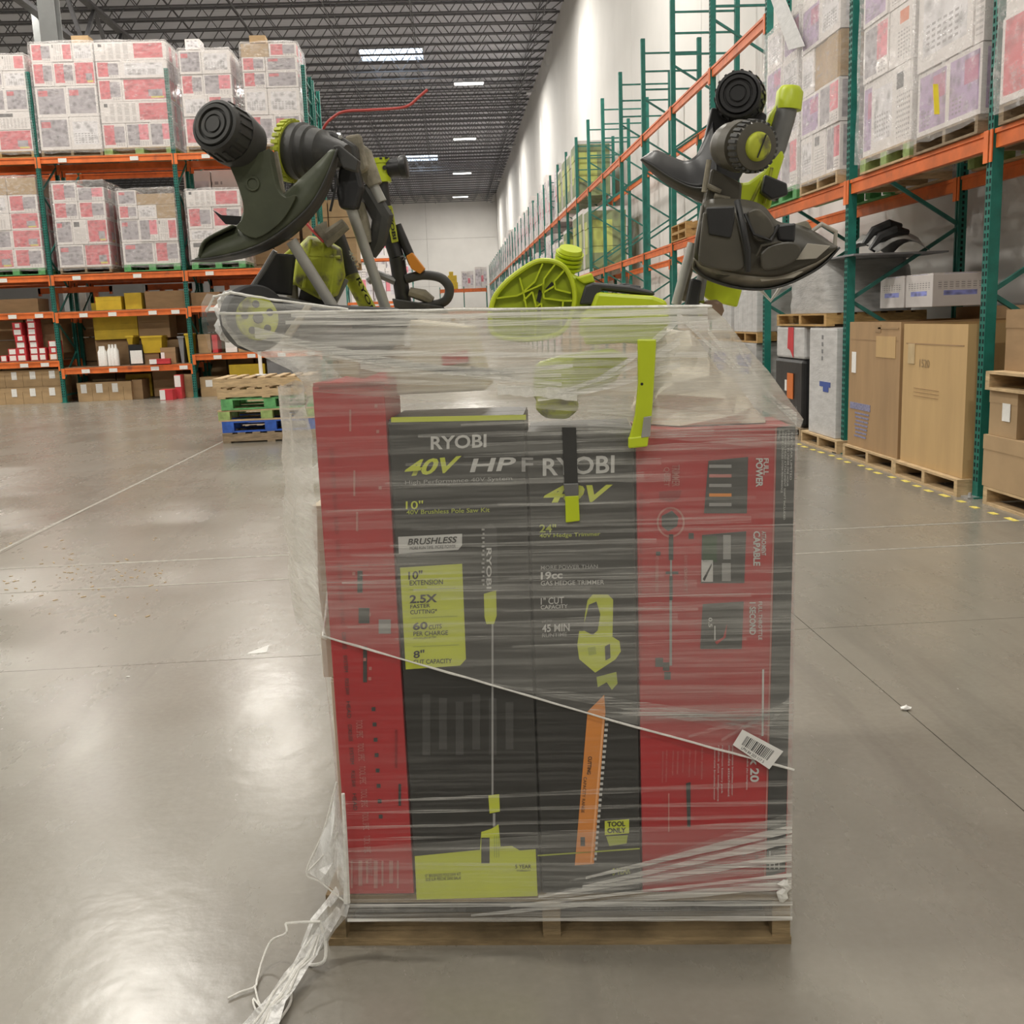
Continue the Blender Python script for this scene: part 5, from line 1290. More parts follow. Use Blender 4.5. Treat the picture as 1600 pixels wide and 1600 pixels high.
# --- 6 dirty lime motor housing -------------------------------------------------------------------
T6 = .32
t6 = thing('motor_housing', 'dirty lime green motor housing leaning behind the olive guard', 'tool', foot(495, 500, T6, 1.29), LROT)
rows = []
for (du, dv, tt, sc) in ((0, 0, -.03, .86), (0, 0, -.05, .55), ):
    pass
poly = [(462, 388), (482, 368), (508, 372), (534, 388), (540, 430), (528, 462), (504, 470), (470, 452), (456, 440)]
b = MB(); cu_, cv_ = 500, 420
rws = [[pt(cu_+(u-cu_)*f, cv_+(v-cv_)*f, T6+tt) for u, v in poly] for f, tt in ((.92, .06), (1.0, .04), (1.0, -.01), (.9, -.035), (.55, -.045))]
b.grid(rws, True); n_ = len(poly); b.f.append(tuple(range(len(b.v)-n_, len(b.v)))); b.f.append(tuple(reversed(range(n_)))); part('housing', b, M_lmd, t6, smooth=True, bevel=.004)
slab([(434, 404), (462, 380), (466, 450), (448, 440), (436, 424)], T6, .03, M_lmd, t6, 'side_cover', bevel=.005)
for (a, c) in (((486, 374), (474, 450)), ((506, 376), (500, 466)), ((476, 400), (532, 402)), ((524, 390), (516, 460))): rod([(*a, T6-.042), (*c, T6-.042)], .004, M_lmd, t6, 'rib', 6)
rod([(456, 446, T6), (458, 476, T6)], .014, M_mud, t6, 'muddy_leg', 8); slab([(470, 448), (510, 470), (500, 486), (462, 484)], T6, .03, M_k2, t6, 'underside'); rod([(540, 436, T6), (520, 476, T6)], .008, M_alud, t6, 'strut', 8)
# black wedge guard with grey edge, left of it
t7 = thing('deflector', 'flat black wedge shaped deflector with grey edge above the film wrapped wheel', 'deflector', foot(430, 470, .2, 1.35), LROT)
curve_plate(spline([(427, 396), (410, 424), (392, 455)], 5), spline([(462, 398), (458, 430), (456, 462)], 5), M_k, t7, 'plate', .2, .24, .006)
rod([(430, 392, .2), (412, 422, .2), (388, 458, .19)], .006, M_alud, t7, 'grey_edge', 8)
# red cable
cb_ = thing('red_cable', 'thin red cable looping up from the yellow ringed trimmer', 'cable', foot(520, 200, .3, 1.6), LROT)
b = MB(); b.tube([pt(*p) for p in spline([(480, 352, .3), (492, 300, .32), (496, 240, .34), (506, 200, .30), (522, 182, .3), (540, 174, .3), (575, 172, .3), (622, 169, .3), (640, 164, .3), (654, 152, .3), (668, 140, .3)], 5)], .0030, 8); part('cord', b, M_cable, cb_, smooth=True)
b = MB(); b.tube([pt(*p) for p in spline([(478, 348, .28), (490, 362, .27), (506, 378, .26)], 4)], .0035, 6); part('cord', b, M_cable, cb_, smooth=True)
# --- wheeled base under the film at the left -------------------------------------------------------
TW = .06
wb = thing('wheeled_edger', 'dark wheeled tool base with lime spoked wheel under bunched film at left', 'edger', foot(450, 560, .14, 1.29), LROT)
slab([(385, 470), (420, 462), (470, 474), (600, 480), (640, 500), (600, 560), (540, 560), (500, 548), (430, 528), (395, 530)], .12, .18, mat('dark_grey_plastic', (.055, .055, .056), .5, var=.2), wb, 'deck', bevel=.01)
wo = pt(402, 497, TW); WX = (LN*.80-LE*.60).normalized(); WR = Vector((WX.y, -WX.x, 0))
b = MB(); b.lathe(wo, WX, [(0, .045), (0, .066), (.006, .070), (.034, .070), (.04, .064), (.04, .01)], 32); part('tyre', b, M_rub, wb, smooth=True)
b = MB(); b.lathe(wo-WX*.004, WX, [(0, .012), (0, .045), (.004, .047), (.01, .047)], 32); part('hub', b, M_lmd, wb, smooth=True)
for k in range(5):
    g = 2*math.pi*k/5+.4; d = WR*math.cos(g)+UP*math.sin(g); b = MB(); b.lathe(wo+d*.029-WX*.0055, WX, [(0, .008), (.001, .008)], 10); part('hub_hole', b, M_rub, wb)
b = MB(); b.lathe(wo-WX*.008, WX, [(0, .011), (.004, .012)], 8); part('axle', b, M_k2, wb)
slab([(478, 474), (486, 480), (448, 536), (438, 530)], .07, .014, mat('beige_plastic_lever', (.36, .33, .25), .5), wb, 'lever', bevel=.003)
# white brace and odd cartons seen through the film above the black cartons
bx_ = thing('brown_box', 'crushed carton under the film between the trimmers and the lime blower', 'carton', foot(700, 600, .3, 1.21), LROT)
slab([(560, 520), (640, 500), (730, 510), (760, 610), (560, 620)], .16, .25, M_creamc, bx_, 'body', bevel=.006)
slab([(560, 530), (634, 506), (637, 512), (564, 537)], .15, .006, M_white, bx_, 'flap_edge', bevel=0); slab([(630, 505), (640, 503), (641, 540), (632, 541)], .15, .006, M_white, bx_, 'flap_edge', bevel=0)
slab([(690, 554), (730, 548), (732, 566), (692, 572)], .15, .006, M_redc, bx_, 'red_print', bevel=0)
slab([(735, 572), (800, 585), (800, 590), (735, 579)], .15, .006, M_k, bx_, 'dark_strap', bevel=0)
# --- lime blower with ribbed disc -------------------------------------------------------------------
TB = .13
bl_ = thing('leaf_blower', 'lime green blower with ribbed round cover and black top in the middle', 'leaf blower', foot(900, 500, TB, 1.20), LROT)
disc = spline([(766, 490), (772, 466), (788, 444), (812, 424), (838, 409), (862, 408), (882, 418), (894, 440), (898, 466), (892, 494), (880, 516), (850, 528), (800, 530), (770, 520), (766, 490)], 4)[:-1]
b = MB(); b.extr([pt(u, v, TB+.0) for u, v in disc], LN*.008); part('cover_plate', b, mat('deep_lime_plastic', (.33, .40, .012), .42), bl_)
b = MB(); dp = [pt(u, v, TB-.012) for u, v in disc]; b.tube(dp+[dp[0]], .0055, 8, cap=False); part('cover_rim', b, M_lm, bl_, smooth=True)
b = MB(); b.grid([[pt(u, v, TB-.012) for u, v in disc], [pt(u, v, TB+.03) for u, v in disc]], True); part('cover_wall', b, M_lm, bl_, smooth=True)
for seg in ([(848, 412), (836, 440), (818, 456)], [(868, 412), (850, 436), (848, 458)], [(882, 422), (866, 440), (868, 452), (892, 458)], [(812, 434), (818, 456), (824, 488)], [(776, 466), (808, 462), (830, 452), (848, 444)], [(848, 458), (858, 452), (868, 446)], [(848, 444), (850, 466), (880, 470), (894, 470)], [(818, 470), (832, 456), (838, 480), (846, 474), (848, 500)], [(778, 486), (815, 484)], [(815, 484), (818, 520)], [(838, 480), (836, 526)], [(880, 470), (876, 512)], [(848, 500), (890, 496)]):
    b = MB()
    for (a, c) in zip(seg[:-1], seg[1:]): b.bar(pt(*a, TB-.006), pt(*c, TB-.006), .0035, .016, LN)
    part('rib', b, M_lm, bl_)
for pl_ in ([(838, 470), (842, 452), (847, 456), (844, 474)], [(852, 452), (862, 440), (866, 444), (858, 456)]): slab(pl_, TB-.001, .002, M_k, bl_, 'vent_slot', bevel=0)
slab([(878, 420), (905, 432), (918, 430), (932, 440), (930, 470), (915, 500), (890, 500), (897, 470), (893, 440)], TB+.01, .09, M_lm, bl_, 'motor_case', bevel=.008)
slab([(898, 434), (925, 426), (930, 441), (912, 444)], TB, .06, M_lm, bl_, 'case_lug', bevel=.004)
cx0, cx1 = pt(885, 424, TB+.05), pt(892, 388, TB+.03); axc = (cx1-cx0).normalized(); hc = (cx1-cx0).length; prof = [(0, .020)]
for k in range(4): prof += [(hc*(.18+.18*k), .020), (hc*(.18+.18*k), .030), (hc*(.27+.18*k), .031), (hc*(.27+.18*k), .021)]
prof += [(hc*.84, .021), (hc*.84, .027), (hc, .024), (hc, .002)]
b = MB(); b.lathe(cx0, axc, prof, 24); part('ribbed_cap', b, M_lm, bl_, smooth=True)
slab([(905, 476), (914, 446), (928, 441), (985, 446), (1022, 455), (1024, 462), (940, 452), (930, 476)], TB-.01, .11, mat('dark_grey_cover', (.042, .042, .046), .45), bl_, 'top_cover', bevel=.006)
slab([(951, 447), (976, 442), (1002, 447), (1000, 452), (955, 452)], TB+.0, .09, M_k, bl_, 'cover_latch', bevel=.003)
slab([(924, 477), (932, 456), (1020, 462), (1042, 470), (1046, 492), (1040, 520), (940, 530), (905, 526), (905, 492)], TB-.02, .12, M_lm, bl_, 'body', bevel=.008)
slab([(835, 570), (880, 556), (960, 545), (985, 560), (960, 600), (900, 620), (850, 640), (832, 620)], TB-.03, .10, M_lm, bl_, 'lower_body', bevel=.01)
slab([(840, 612), (900, 606), (905, 640), (886, 656), (852, 654), (836, 640)], TB-.10, .09, M_lmd, bl_, 'nozzle_ring', bevel=.008)
# --- lime T handled tool in front of the cartons ------------------------------------------------------
TH = -.022
hd = thing('hooked_tool', 'long lime tool with hooked foot hanging before the black carton', 'tool', foot(1000, 700, TH, 1.14), LROT)
slab([(906, 500), (940, 490), (1046, 492), (1048, 506), (1032, 530), (1018, 540), (975, 536), (915, 540)], TH-.0, .05, M_lm, hd, 'head', bevel=.006)
slab([(996, 530), (1026, 530), (1022, 600), (1018, 660), (1008, 690), (1012, 698), (984, 700), (982, 690), (992, 650), (997, 600)], TH-.024, .014, M_lm, hd, 'leg', bevel=.003)
slab([(982, 684), (1014, 680), (1012, 698), (982, 701)], TH-.028, .020, M_lm, hd, 'hook', bevel=.003)
slab([(1006, 652), (1018, 650), (1016, 682), (1002, 684)], TH-.030, .006, M_alu, hd, 'grey_insert', bevel=.001)
b = MB(); b.lathe(pt(1003, 600, TH-.024), -LN, [(0, .003), (.002, .002)], 8); part('screw', b, M_k, hd)
tg = thing('lime_strap_tag', 'small lime tag with dark strap hanging before the hedge trimmer carton', 'tag', foot(893, 815, TH, 1.03), LROT)
slab([(883, 775), (904, 774), (906, 814), (884, 817)], TH, .012, M_lm, tg, 'tag', bevel=.002); slab([(880, 756), (904, 755), (904, 775), (883, 776)], TH, .010, M_alud, tg, 'buckle', bevel=.002); slab([(878, 668), (900, 668), (903, 756), (882, 757)], TH+.003, .006, M_k2, tg, 'strap', bevel=0)
# --- right: black trimmer head with ringed face ---------------------------------------------------------
TR = .40
r1 = thing('string_trimmer', 'black string trimmer with ringed head and wide black guard, top right', 'string trimmer', foot(1130, 500, TR, 1.29), LROT)
ring_head(pt(1153, 146, TR-.05), pt(1160, 160, TR+.06)-pt(1153, 146, TR-.05), .052, .11, M_k, r1)
slab(spline([(1112, 168), (1190, 174), (1192, 200), (1150, 290), (1118, 318), (1080, 306), (1062, 262), (1086, 246), (1102, 214)], 4), TR+.02, .03, M_k, r1, 'guard_neck', bevel=.006)
og = spline([(1001, 249), (1020, 270), (1046, 290), (1080, 308), (1110, 316), (1124, 312)], 6); ig = spline([(1004, 247), (1024, 236), (1046, 244), (1072, 252), (1094, 236), (1114, 190)], 6)
om = [(u+(c[0]-u)*.30, v+(c[1]-v)*.30) for (u, v), c in zip(og, ig)]
curve_plate(om, ig, M_k, r1, 'guard_plate', TR-.03, TR+.02, .004)
curve_plate(og, om, M_k2, r1, 'guard_skirt', TR+.0, TR-.034, .002, n=3)
rod([(1120, 300, TR), (1096, 440, TR+.02), (1086, 500, TR+.03)], .0125, M_alud, r1, 'shaft', 12)
slab([(1196, 272), (1230, 286), (1232, 304), (1206, 312), (1190, 300)], TR, .03, M_k, r1, 'guard_end', bevel=.004)
# --- right: worn trimmer head with lime knob ---------------------------------------------------------------
TQ = .27
r2_ = thing('string_trimmer', 'worn grey trimmer with lime bump knob and big brown black guard', 'string trimmer', foot(1080, 480, TQ, 1.29), LROT)
oq, eq = pt(1184, 229, TQ-.09), pt(1128, 228, TQ+.04); aq = (eq-oq).normalized()
rq = .052
b = MB(); b.lathe(oq, aq, [(0, rq*.70), (.004, rq*.92), (.010, rq*.97), (.028, rq), (.030, rq*.90), (.045, rq*.86), (.047, rq*1.02), (.075, rq*1.05), (.08, rq*.95), (.105, rq*.96), (.12, rq*.86), (.14, rq*.5)], 40); part('head_drum', b, M_gd, r2_, smooth=True)
b = MB(); a_ = aq.orthogonal().normalized(); c_ = aq.cross(a_)
for k in range(26):
    g = 2*math.pi*k/26; d = a_*math.cos(g)+c_*math.sin(g); b.bar(oq+aq*.006+d*rq*.98, oq+aq*.03+d*rq*1.01, .007, .006, d)
part('toothed_ring', b, M_k2, r2_)
b = MB(); b.lathe(oq-aq*.012, aq, [(0, .004), (.0, rq*.40), (.003, rq*.52), (.008, rq*.57), (.02, rq*.60)], 32); part('bump_knob', b, M_lmd, r2_, smooth=True, label='lime bump knob')
b = MB(); b.bar(oq-aq*.0135+UP*.024+LE*.010, oq-aq*.0135-UP*.022-LE*.008, .003, .003); part('knob_slot', b, M_k, r2_)
slab([(1112, 262), (1160, 286), (1158, 318), (1100, 320), (1106, 290)], TQ+.0, .05, M_gd, r2_, 'neck', bevel=.006)
for (u0, v0, u1, v1) in ((1108, 250, 1100, 300), (1104, 290, 1126, 300), (1116, 306, 1140, 312)): rod([(u0, v0, TQ-.01), (u1, v1, TQ-.01)], .006, M_mud, r2_, 'muddy_bolt', 8)
M_pale = mat('scuffed_guard_lip', (.27, .245, .20), .4, scale=14, var=.3, grime=((.05, .045, .04), 12, .55))
gt = spline([(1096, 322), (1110, 312), (1160, 312), (1192, 322), (1214, 346), (1248, 352), (1278, 366), (1306, 386)], 5)
gb = spline([(1082, 418), (1100, 434), (1140, 448), (1180, 453), (1216, 448), (1250, 434), (1282, 414), (1306, 388)], 5)
gl = [(u+(c[0]-u)*.84, v+(c[1]-v)*.84) for (u, v), c in zip(gt, gb)]
curve_plate(gt, gl, M_gd, r2_, 'guard_plate', TQ-.03, TQ-.05, .014, .004, 8)
curve_plate(gl, gb, M_pale, r2_, 'guard_lip', TQ-.052, TQ-.02, .002, .004, 3)
slab(spline([(1092, 400), (1098, 345), (1104, 330), (1140, 326), (1150, 340), (1164, 400), (1160, 420), (1130, 422), (1096, 414), (1092, 400)], 4)[:-1], TQ-.082, .014, M_gd, r2_, 'left_bay', bevel=.004)
slab(spline([(1168, 330), (1186, 326), (1204, 344), (1210, 362), (1196, 378), (1178, 372), (1170, 350), (1168, 330)], 4)[:-1], TQ-.080, .012, M_gd, r2_, 'right_bay', bevel=.004)
slab(spline([(1188, 396), (1206, 382), (1240, 378), (1252, 392), (1236, 412), (1200, 422), (1190, 416), (1188, 396)], 4)[:-1], TQ-.082, .012, M_gd, r2_, 'lower_bay', bevel=.004)
rim(gb, TQ-.012, .035, M_k2, r2_)
rim([(1096, 322), (1088, 370), (1082, 418)], TQ-.02, .03, M_gd, r2_, 'guard_side')
rod([(1152, 314, TQ-.07), (1160, 350, TQ-.09), (1168, 390, TQ-.092), (1168, 424, TQ-.08)], .0075, M_k, r2_, 'guard_rib', 8)
rod([(1102, 422, TQ-.035), (1130, 432, TQ-.045), (1164, 424, TQ-.05)], .003, M_gd, r2_, 'guard_rib', 6)
rod([(1164, 334, TQ-.075), (1178, 366, TQ-.088), (1204, 376, TQ-.085), (1216, 352, TQ-.065)], .0035, M_k, r2_, 'guard_rib', 8)
rod([(1182, 400, TQ-.08), (1190, 384, TQ-.085), (1216, 378, TQ-.08), (1250, 390, TQ-.06)], .003, M_gd, r2_, 'guard_rib', 6)
slab([(1104, 324), (1148, 322), (1148, 344), (1142, 372), (1108, 366)], TQ-.088, .010, M_k, r2_, 'dark_recess', bevel=.003)
slab([(1212, 352), (1244, 348), (1242, 378), (1218, 376)], TQ-.06, .03, M_k, r2_, 'clamp', bevel=.004)
slab([(1240, 350), (1262, 344), (1270, 358), (1250, 366)], TQ-.03, .02, M_mud, r2_, 'grass_clump', bevel=.004)
M_clear = mat('pale_scuffed_edge', (.42, .39, .33), .4, var=.15)
slab([(1262, 380), (1298, 384), (1276, 404), (1244, 406)], TQ-.066, .004, M_clear, r2_, 'scuffed_patch', bevel=.001)
slab([(1182, 428), (1256, 424), (1240, 434), (1190, 440)], TQ-.05, .004, M_clear, r2_, 'scuffed_patch', bevel=.001)
rod([(1262, 366, TQ-.02), (1284, 350, TQ-.02), (1306, 362, TQ-.02), (1304, 384, TQ-.02)], .005, M_clear, r2_, 'line_cutter', 8)
rod([(1082, 380, TQ+.03), (1056, 476, TQ+.03)], .011, M_alu, r2_, 'shaft', 12)
rod([(1090, 376, TQ+.05), (1066, 470, TQ+.05)], .007, M_mud, r2_, 'second_tube', 10)
slab([(1080, 434), (1098, 438), (1090, 488), (1070, 482)], TQ-.01, .03, M_k, r2_, 'black_grip', bevel=.006)
slab([(1070, 478), (1088, 486), (1084, 496), (1066, 490)], TQ-.01, .03, M_alud, r2_, 'grip_end', bevel=.004)
rod([(1188, 452, TQ), (1204, 470, TQ), (1220, 448, TQ)], .004, M_white, r2_, 'white_string', 6)
# lime bracket tool behind with grey pole
TL = .46
r3 = thing('pole_saw', 'lime green saw handle with grey tube rising behind the trimmer head', 'tool', foot(1170, 480, TL, 1.29), LROT)
rod([(1232, 152, TL), (1224, 186, TL), (1212, 232, TL), (1200, 262, TL)], [.026, .027, .024, .018], M_alud, r3, 'grey_tube', 14)
b = MB(); p0, p1 = pt(1231, 172, TL), pt(1234, 146, TL); b.lathe(p0, p1-p0, [(0, .027), (0, .031), (.04, .031), (.052, .022), (.055, .004)], 20); part('lime_cap', b, M_lm, r3, smooth=True)
rod([(1222, 158, TL-.005), (1206, 182, TL-.005), (1196, 206, TL-.005)], .008, M_lm, r3, 'lime_guard_bar', 8)
slab([(1208, 232), (1222, 230), (1226, 244), (1212, 290), (1204, 326), (1168, 330), (1140, 316), (1144, 288), (1170, 284), (1192, 268), (1204, 250)], TL-.02, .035, M_lm, r3, 'lime_body', bevel=.006)
for (a, c) in (((1190, 282), (1172, 320)), ((1206, 262), (1194, 318)), ((1158, 286), (1154, 316))): rod([(*a, TL-.022), (*c, TL-.022)], .004, M_lmd, r3, 'body_ridge', 6)
slab([(1212, 286), (1230, 296), (1214, 314), (1204, 308)], TL-.01, .03, M_k, r3, 'black_clamp', bevel=.003)
slab([(1096, 432), (1160, 452), (1152, 480), (1110, 470), (1094, 458)], TL, .02, M_lm, r3, 'lime_foot', bevel=.004)
rod([(1170, 330, TL), (1130, 440, TL)], .012, M_alud, r3, 'lower_tube', 10)
kb = r3
b = MB(); b.lathe(pt(1112, 500, .3), pt(1112, 462, .3)-pt(1112, 500, .3), [(0, .006), (.006, .022), (.02, .028), (.036, .024), (.045, .012)], 18); part('knob', b, mat('brown_rubber', (.26, .17, .11), .6), kb, smooth=True)
rod([(1094, 470, .3), (1098, 494, .3)], .01, M_limed, kb, 'stem', 8)
# long white plank leaning at the very top right
wp = thing('white_tube', 'flat white cardboard strip leaning across the upper right stack', 'strip', on_x(1225, 90, RX-.13), 0)
P_ = [on_x(u, v, RX-.13) for u, v in ((1201, -10), (1222, -10), (1256, 72), (1232, 78))]
b = MB(); b.extr(P_, (.012, 0, 0)); part('strip', b, M_wrapw, wp)
# ------------------------------------------------------------------ stretch film round the foreground load
FST = (.9, .9, 46)
M_f1 = film_mat('stretch_film_single', .025, .10, .25, FST, 2.2, (.78, .775, .73), .25)
M_f2 = film_mat('stretch_film_double', .10, .34, .25, (.7, .7, 26), 2.0, (.78, .775, .73), .22, bump=.15)
M_f3 = film_mat('stretch_film_tent', .17, .56, .35, (.7, .7, 30), 2.0, (.82, .805, .75), .25, .36, .78)
M_fd = film_mat('stretch_film_side', .22, .55, .3, (3, 3, 26), 2.0, (.84, .82, .76), .2, .38, .75)
M_fs = film_mat('stretch_film_pleat', .02, .48, .2, (1.5, 1.5, 160), 2.0, (.86, .85, .80), .22, .42, .70)
M_fw = film_mat('stretch_film_white_pleat', .25, .75, .2, (1.5, 1.5, 160), 2.0, (.90, .89, .84), .2, .40, .65)
M_fe = film_mat('stretch_film_rope', .72, .4, .3, (20, 20, 20), 2.0, (.86, .85, .80), .25)
M_ft = film_mat('stretch_film_tail', .38, .85, .4, (16, 16, 5), 2.0, (.86, .86, .84), .2, .42, .66)
fw = thing('stretch_film', 'clear stretch film wrapped round the pallet of tool cartons', 'plastic film', L(.52, .6, .07), LROT)
rnf = random.Random(21)
def LEFT(z):
    T_ = ((0, -.015), (.13, -.025), (.3, -.05), (.56, -.10), (.82, -.145), (1.0, -.14), (1.2, -.13), (9, -.13))
    for (a, p), (c, q) in zip(T_[:-1], T_[1:]):
        if z <= c: return p+(q-p)*(z-a)/(c-a)
def ring_at(corners, n=(26, 16, 20, 9, 9), amp=.004):
    """closed ring through the corners front-left, front-right, back-right, back-left, bulge of the left side (s, t, z)"""
    fl, bk = corners[0], corners[3]; zz = (fl[2]+bk[2])/2
    if len(corners) == 4: corners = list(corners)+[(min((fl[0]+bk[0])/2, LEFT(zz)) if zz < 1.22 else (fl[0]+bk[0])/2-.03, .5, zz)]
    out = []
    for i in range(5):
        a, c = corners[i], corners[(i+1) % 5]
        for k in range(n[i]):
            f = k/n[i]; s_, t_, z_ = (a[j]+(c[j]-a[j])*f for j in range(3))
            w = rnf.uniform(-amp, amp)
            if i == 0: t_ -= abs(w)
            elif i == 1: s_ += abs(w)
            elif i == 2: t_ += abs(w)
            else: s_ -= abs(w)
            out.append(L(s_, t_, z_))
    return out
def film(rings, m, name='film_layer'):
    b = MB(); b.grid(rings, True); return part(name, b, m, fw, smooth=True)
def sq(sl, sr, tf, tb, z, zr=None, bl=None): 
    zr = z if zr is None else zr; bl = sl if bl is None else bl
    return [(sl, tf, z), (sr, tf, zr), (sr, tb, zr), (bl, tb, z)]
# lower single layer over cartons and pallet edge
film([ring_at(sq(-.012, 1.055, -.010, 1.215, .066, bl=-.02)), ring_at(sq(.010, 1.052, -.012, 1.21, .10, bl=-.02)), ring_at(sq(.042, 1.046, -.010, 1.18, .15, bl=-.01))] +
     [ring_at(sq(.046, 1.042, -.009, 1.16, .15+.26*k, bl=-.012-.01*k), amp=.0035) for k in range(1, 4)], M_f1)
# upper layers, lower edge running down from left to right
def zd(k): return (.742+k*(1.19-.742), .425+k*(1.165-.425))
film([ring_at([(.045, -.014, zd(k)[0]+k*.08), (1.043, -.014, zd(k)[1]), (1.042, 1.15, zd(k)[1]+.1), (-.05-.05*k, 1.15, zd(k)[0])], amp=.003) for k in [q/8 for q in range(9)]], M_f2)
# bottom band with slanting pleats
film([ring_at([(.044, -.013, z0), (1.043, -.013, z1), (1.05, 1.2, z1), (-.01, 1.2, z0)], amp=.003) for z0, z1 in ((.07, .07), (.12, .15), (.19, .25), (.25, .31))], M_f2)
# tent from the carton tops up to the tools
tent = [
 [(.045, -.015, 1.27), (1.045, -.015, 1.163), (1.045, 1.12, 1.16), (-.07, 1.12, 1.15)],
 [(.040, -.020, 1.288), (1.052, -.018, 1.180), (1.05, 1.10, 1.20), (-.09, 1.10, 1.2)],
 [(.020, -.032, 1.315), (1.02, -.030, 1.225), (1.03, 1.05, 1.25), (-.12, 1.05, 1.26)],
 [(-.035, -.036, 1.345), (.975, -.038, 1.280), (.99, 1.0, 1.31), (-.15, .95, 1.32)],
 [(-.085, -.035, 1.370), (.930, -.040, 1.335), (.95, .9, 1.36), (-.17, .85, 1.37)],
 [(-.115, -.028, 1.410), (.890, -.038, 1.385), (.92, .8, 1.40), (-.18, .75, 1.42)],
 [(-.120, -.015, 1.432), (.868, -.034, 1.408), (.90, .72, 1.42), (-.18, .65, 1.45)],
]
film([ring_at(c, amp=.006) for c in tent], M_f3, 'film_tent')
# bunched ropes of film: the rolled lower edge, the tight upper edge, pleats over the tent
def rope(pts, r, name='rolled_edge', m=None):
    b = MB(); P = []
    for i in range(len(pts)-1):
        a, c = Vector(pts[i]), Vector(pts[i+1])
        for k in range(8): P.append(a.lerp(c, k/8)+Vector((rnf.uniform(-1, 1), rnf.uniform(-1, 1), rnf.uniform(-1, 1)))*r*.25)
    P.append(Vector(pts[-1])); b.tube(P, [r*rnf.uniform(.7, 1.2) for _ in P], 6); part(name, b, m or M_fe, fw, smooth=True)
rope([L(-.05, 1.0, .86), L(-.03, .4, .80), L(.040, -.012, .744), L(.35, -.017, .645), L(.70, -.017, .53), L(1.046, -.016, .424)], .0026)
rope([L(-.18, .6, 1.452), L(-.120, -.018, 1.434), L(.30, -.036, 1.424), L(.868, -.037, 1.411), L(.90, .5, 1.42)], .0035, 'top_edge')
def pleat(a, c, w0, w1, m=None, off=-.0165, seg=14, bow=.0):
    """a flat gathered strip of film lying over the layers: from (s, z) to (s, z) with half widths w0, w1"""
    b = MB(); r0, r1 = [], []
    for k in range(seg+1):
        f = k/seg; s_ = a[0]+(c[0]-a[0])*f; z_ = a[1]+(c[1]-a[1])*f-bow*math.sin(math.pi*f); w = (w0+(w1-w0)*f)*rnf.uniform(.75, 1.2)
        o = off(s_, z_) if callable(off) else off
        r0.append(L(s_, o, z_+w)); r1.append(L(s_, o-.0008, z_-w))
    b.grid([r0, r1]); part('pleat', b, m or M_fs, fw, smooth=True)
def tent_t(s_, z_):
    """depth of the front of the tent, a little proud of it"""
    f = min(1, max(0, (z_-1.17)/.16)); return -.022-.022*f
# fan of pleats rising to the right over the lower right corner
for k in range(15):
    f = k/14; pleat((.36+.30*f+rnf.uniform(-.05, .05), .085+.105*f), (1.043, .150+.165*f+rnf.uniform(-.008, .008)), .003, rnf.uniform(.004, .012), M_fw if k % 3 == 0 else M_fs)
for k in range(5): pleat((.05, .075+.012*k), (1.046, .074+.012*k), .004, .006, M_fw if k in (0, 3) else M_fs)
for z0, z1 in ((.335, .35), (.30, .32), (.27, .30), (.245, .26), (.215, .20), (.36, .395)): pleat((.05, z0), (1.043, z1), .003, rnf.uniform(.003, .008))
# level pleats over the cartons
for k in range(26):
    z = .60+.60*k/25+rnf.uniform(-.01, .01); a = rnf.uniform(.045, .45); c = min(1.042, a+rnf.uniform(.3, .9))
    if z-.06 < .742-.305*(a-.045)/1.0+.02: z += .12
    pleat((a, z), (c, z+rnf.uniform(-.012, .012)), .003, rnf.uniform(.003, .010), M_fs)
for k in range(9): pleat((.40+.07*k, .63-.021*k+.012*(k % 3)), (1.042, .50+.012*k), .003, .008)
# pleats running down to the right from the bunched film, and up again to the lime tool
for k in range(9): pleat((-.08+.035*k, 1.405-.012*k), (.56+.04*rnf.random(), 1.262+.006*k), .010, .004, M_fw if k % 3 == 1 else M_fs, tent_t, bow=.012)
for k in range(7): pleat((.52+.02*k, 1.238+.006*k), (.80+.03*rnf.random(), 1.30+.015*k), .004, .008, M_fw if k % 3 == 0 else M_fs, tent_t, bow=.008)
for k in range(8): pleat((.80+.02*k, 1.40-.012*k), (1.04, 1.19-.003*k), .006, .004, M_fw if k % 3 == 0 else M_fs, tent_t, bow=.012)
for k in range(10): pleat((.0+.06*rnf.random(), 1.425-.014*k), (.86, 1.402-.017*k), .004, .007, M_fw if k in (0, 1, 5) else M_fs, tent_t, bow=.004)
pleat((.44, 1.262), (.60, 1.246), .010, .012, M_fe, tent_t)
for k in range(6): pleat((.62, 1.24-.013*k), (1.042, 1.185-.012*k), .005, .008, M_fs, lambda s_, z_: -.026)
# crumpled pale packing paper inside the right half of the tent
M_paper = mat('crumpled_packing_paper', (.66, .60, .50), .8, scale=7, var=.08)
pp = thing('packing_paper', 'crumpled pale packing paper under the film above the right red carton', 'paper', L(.9, .3, 1.168), LROT)
b = MB(); rows = []
for k in range(8):
    f = k/7; row = []
    for j in range(14):
        g = 2*math.pi*j/14; sl, sr = .735+.02*f, 1.02-.15*f; cs, ct = (sl+sr)/2, .30; ws, wt = (sr-sl)/2*(1-.25*f), .27*(1-.35*f); q = rnf.uniform(.90, 1.04)
        row.append(L(cs+ws*q*math.copysign(abs(math.cos(g))**.5, math.cos(g)), ct+wt*q*math.copysign(abs(math.sin(g))**.5, math.sin(g)), 1.168+.19*f+(rnf.uniform(-.01, .01) if 0 < k else 0)))
    rows.append(row)
b.grid(rows, True); n_ = len(b.v); b.f += [tuple(range(n_-14, n_)), tuple(reversed(range(14)))]; part('paper', b, M_paper, pp)
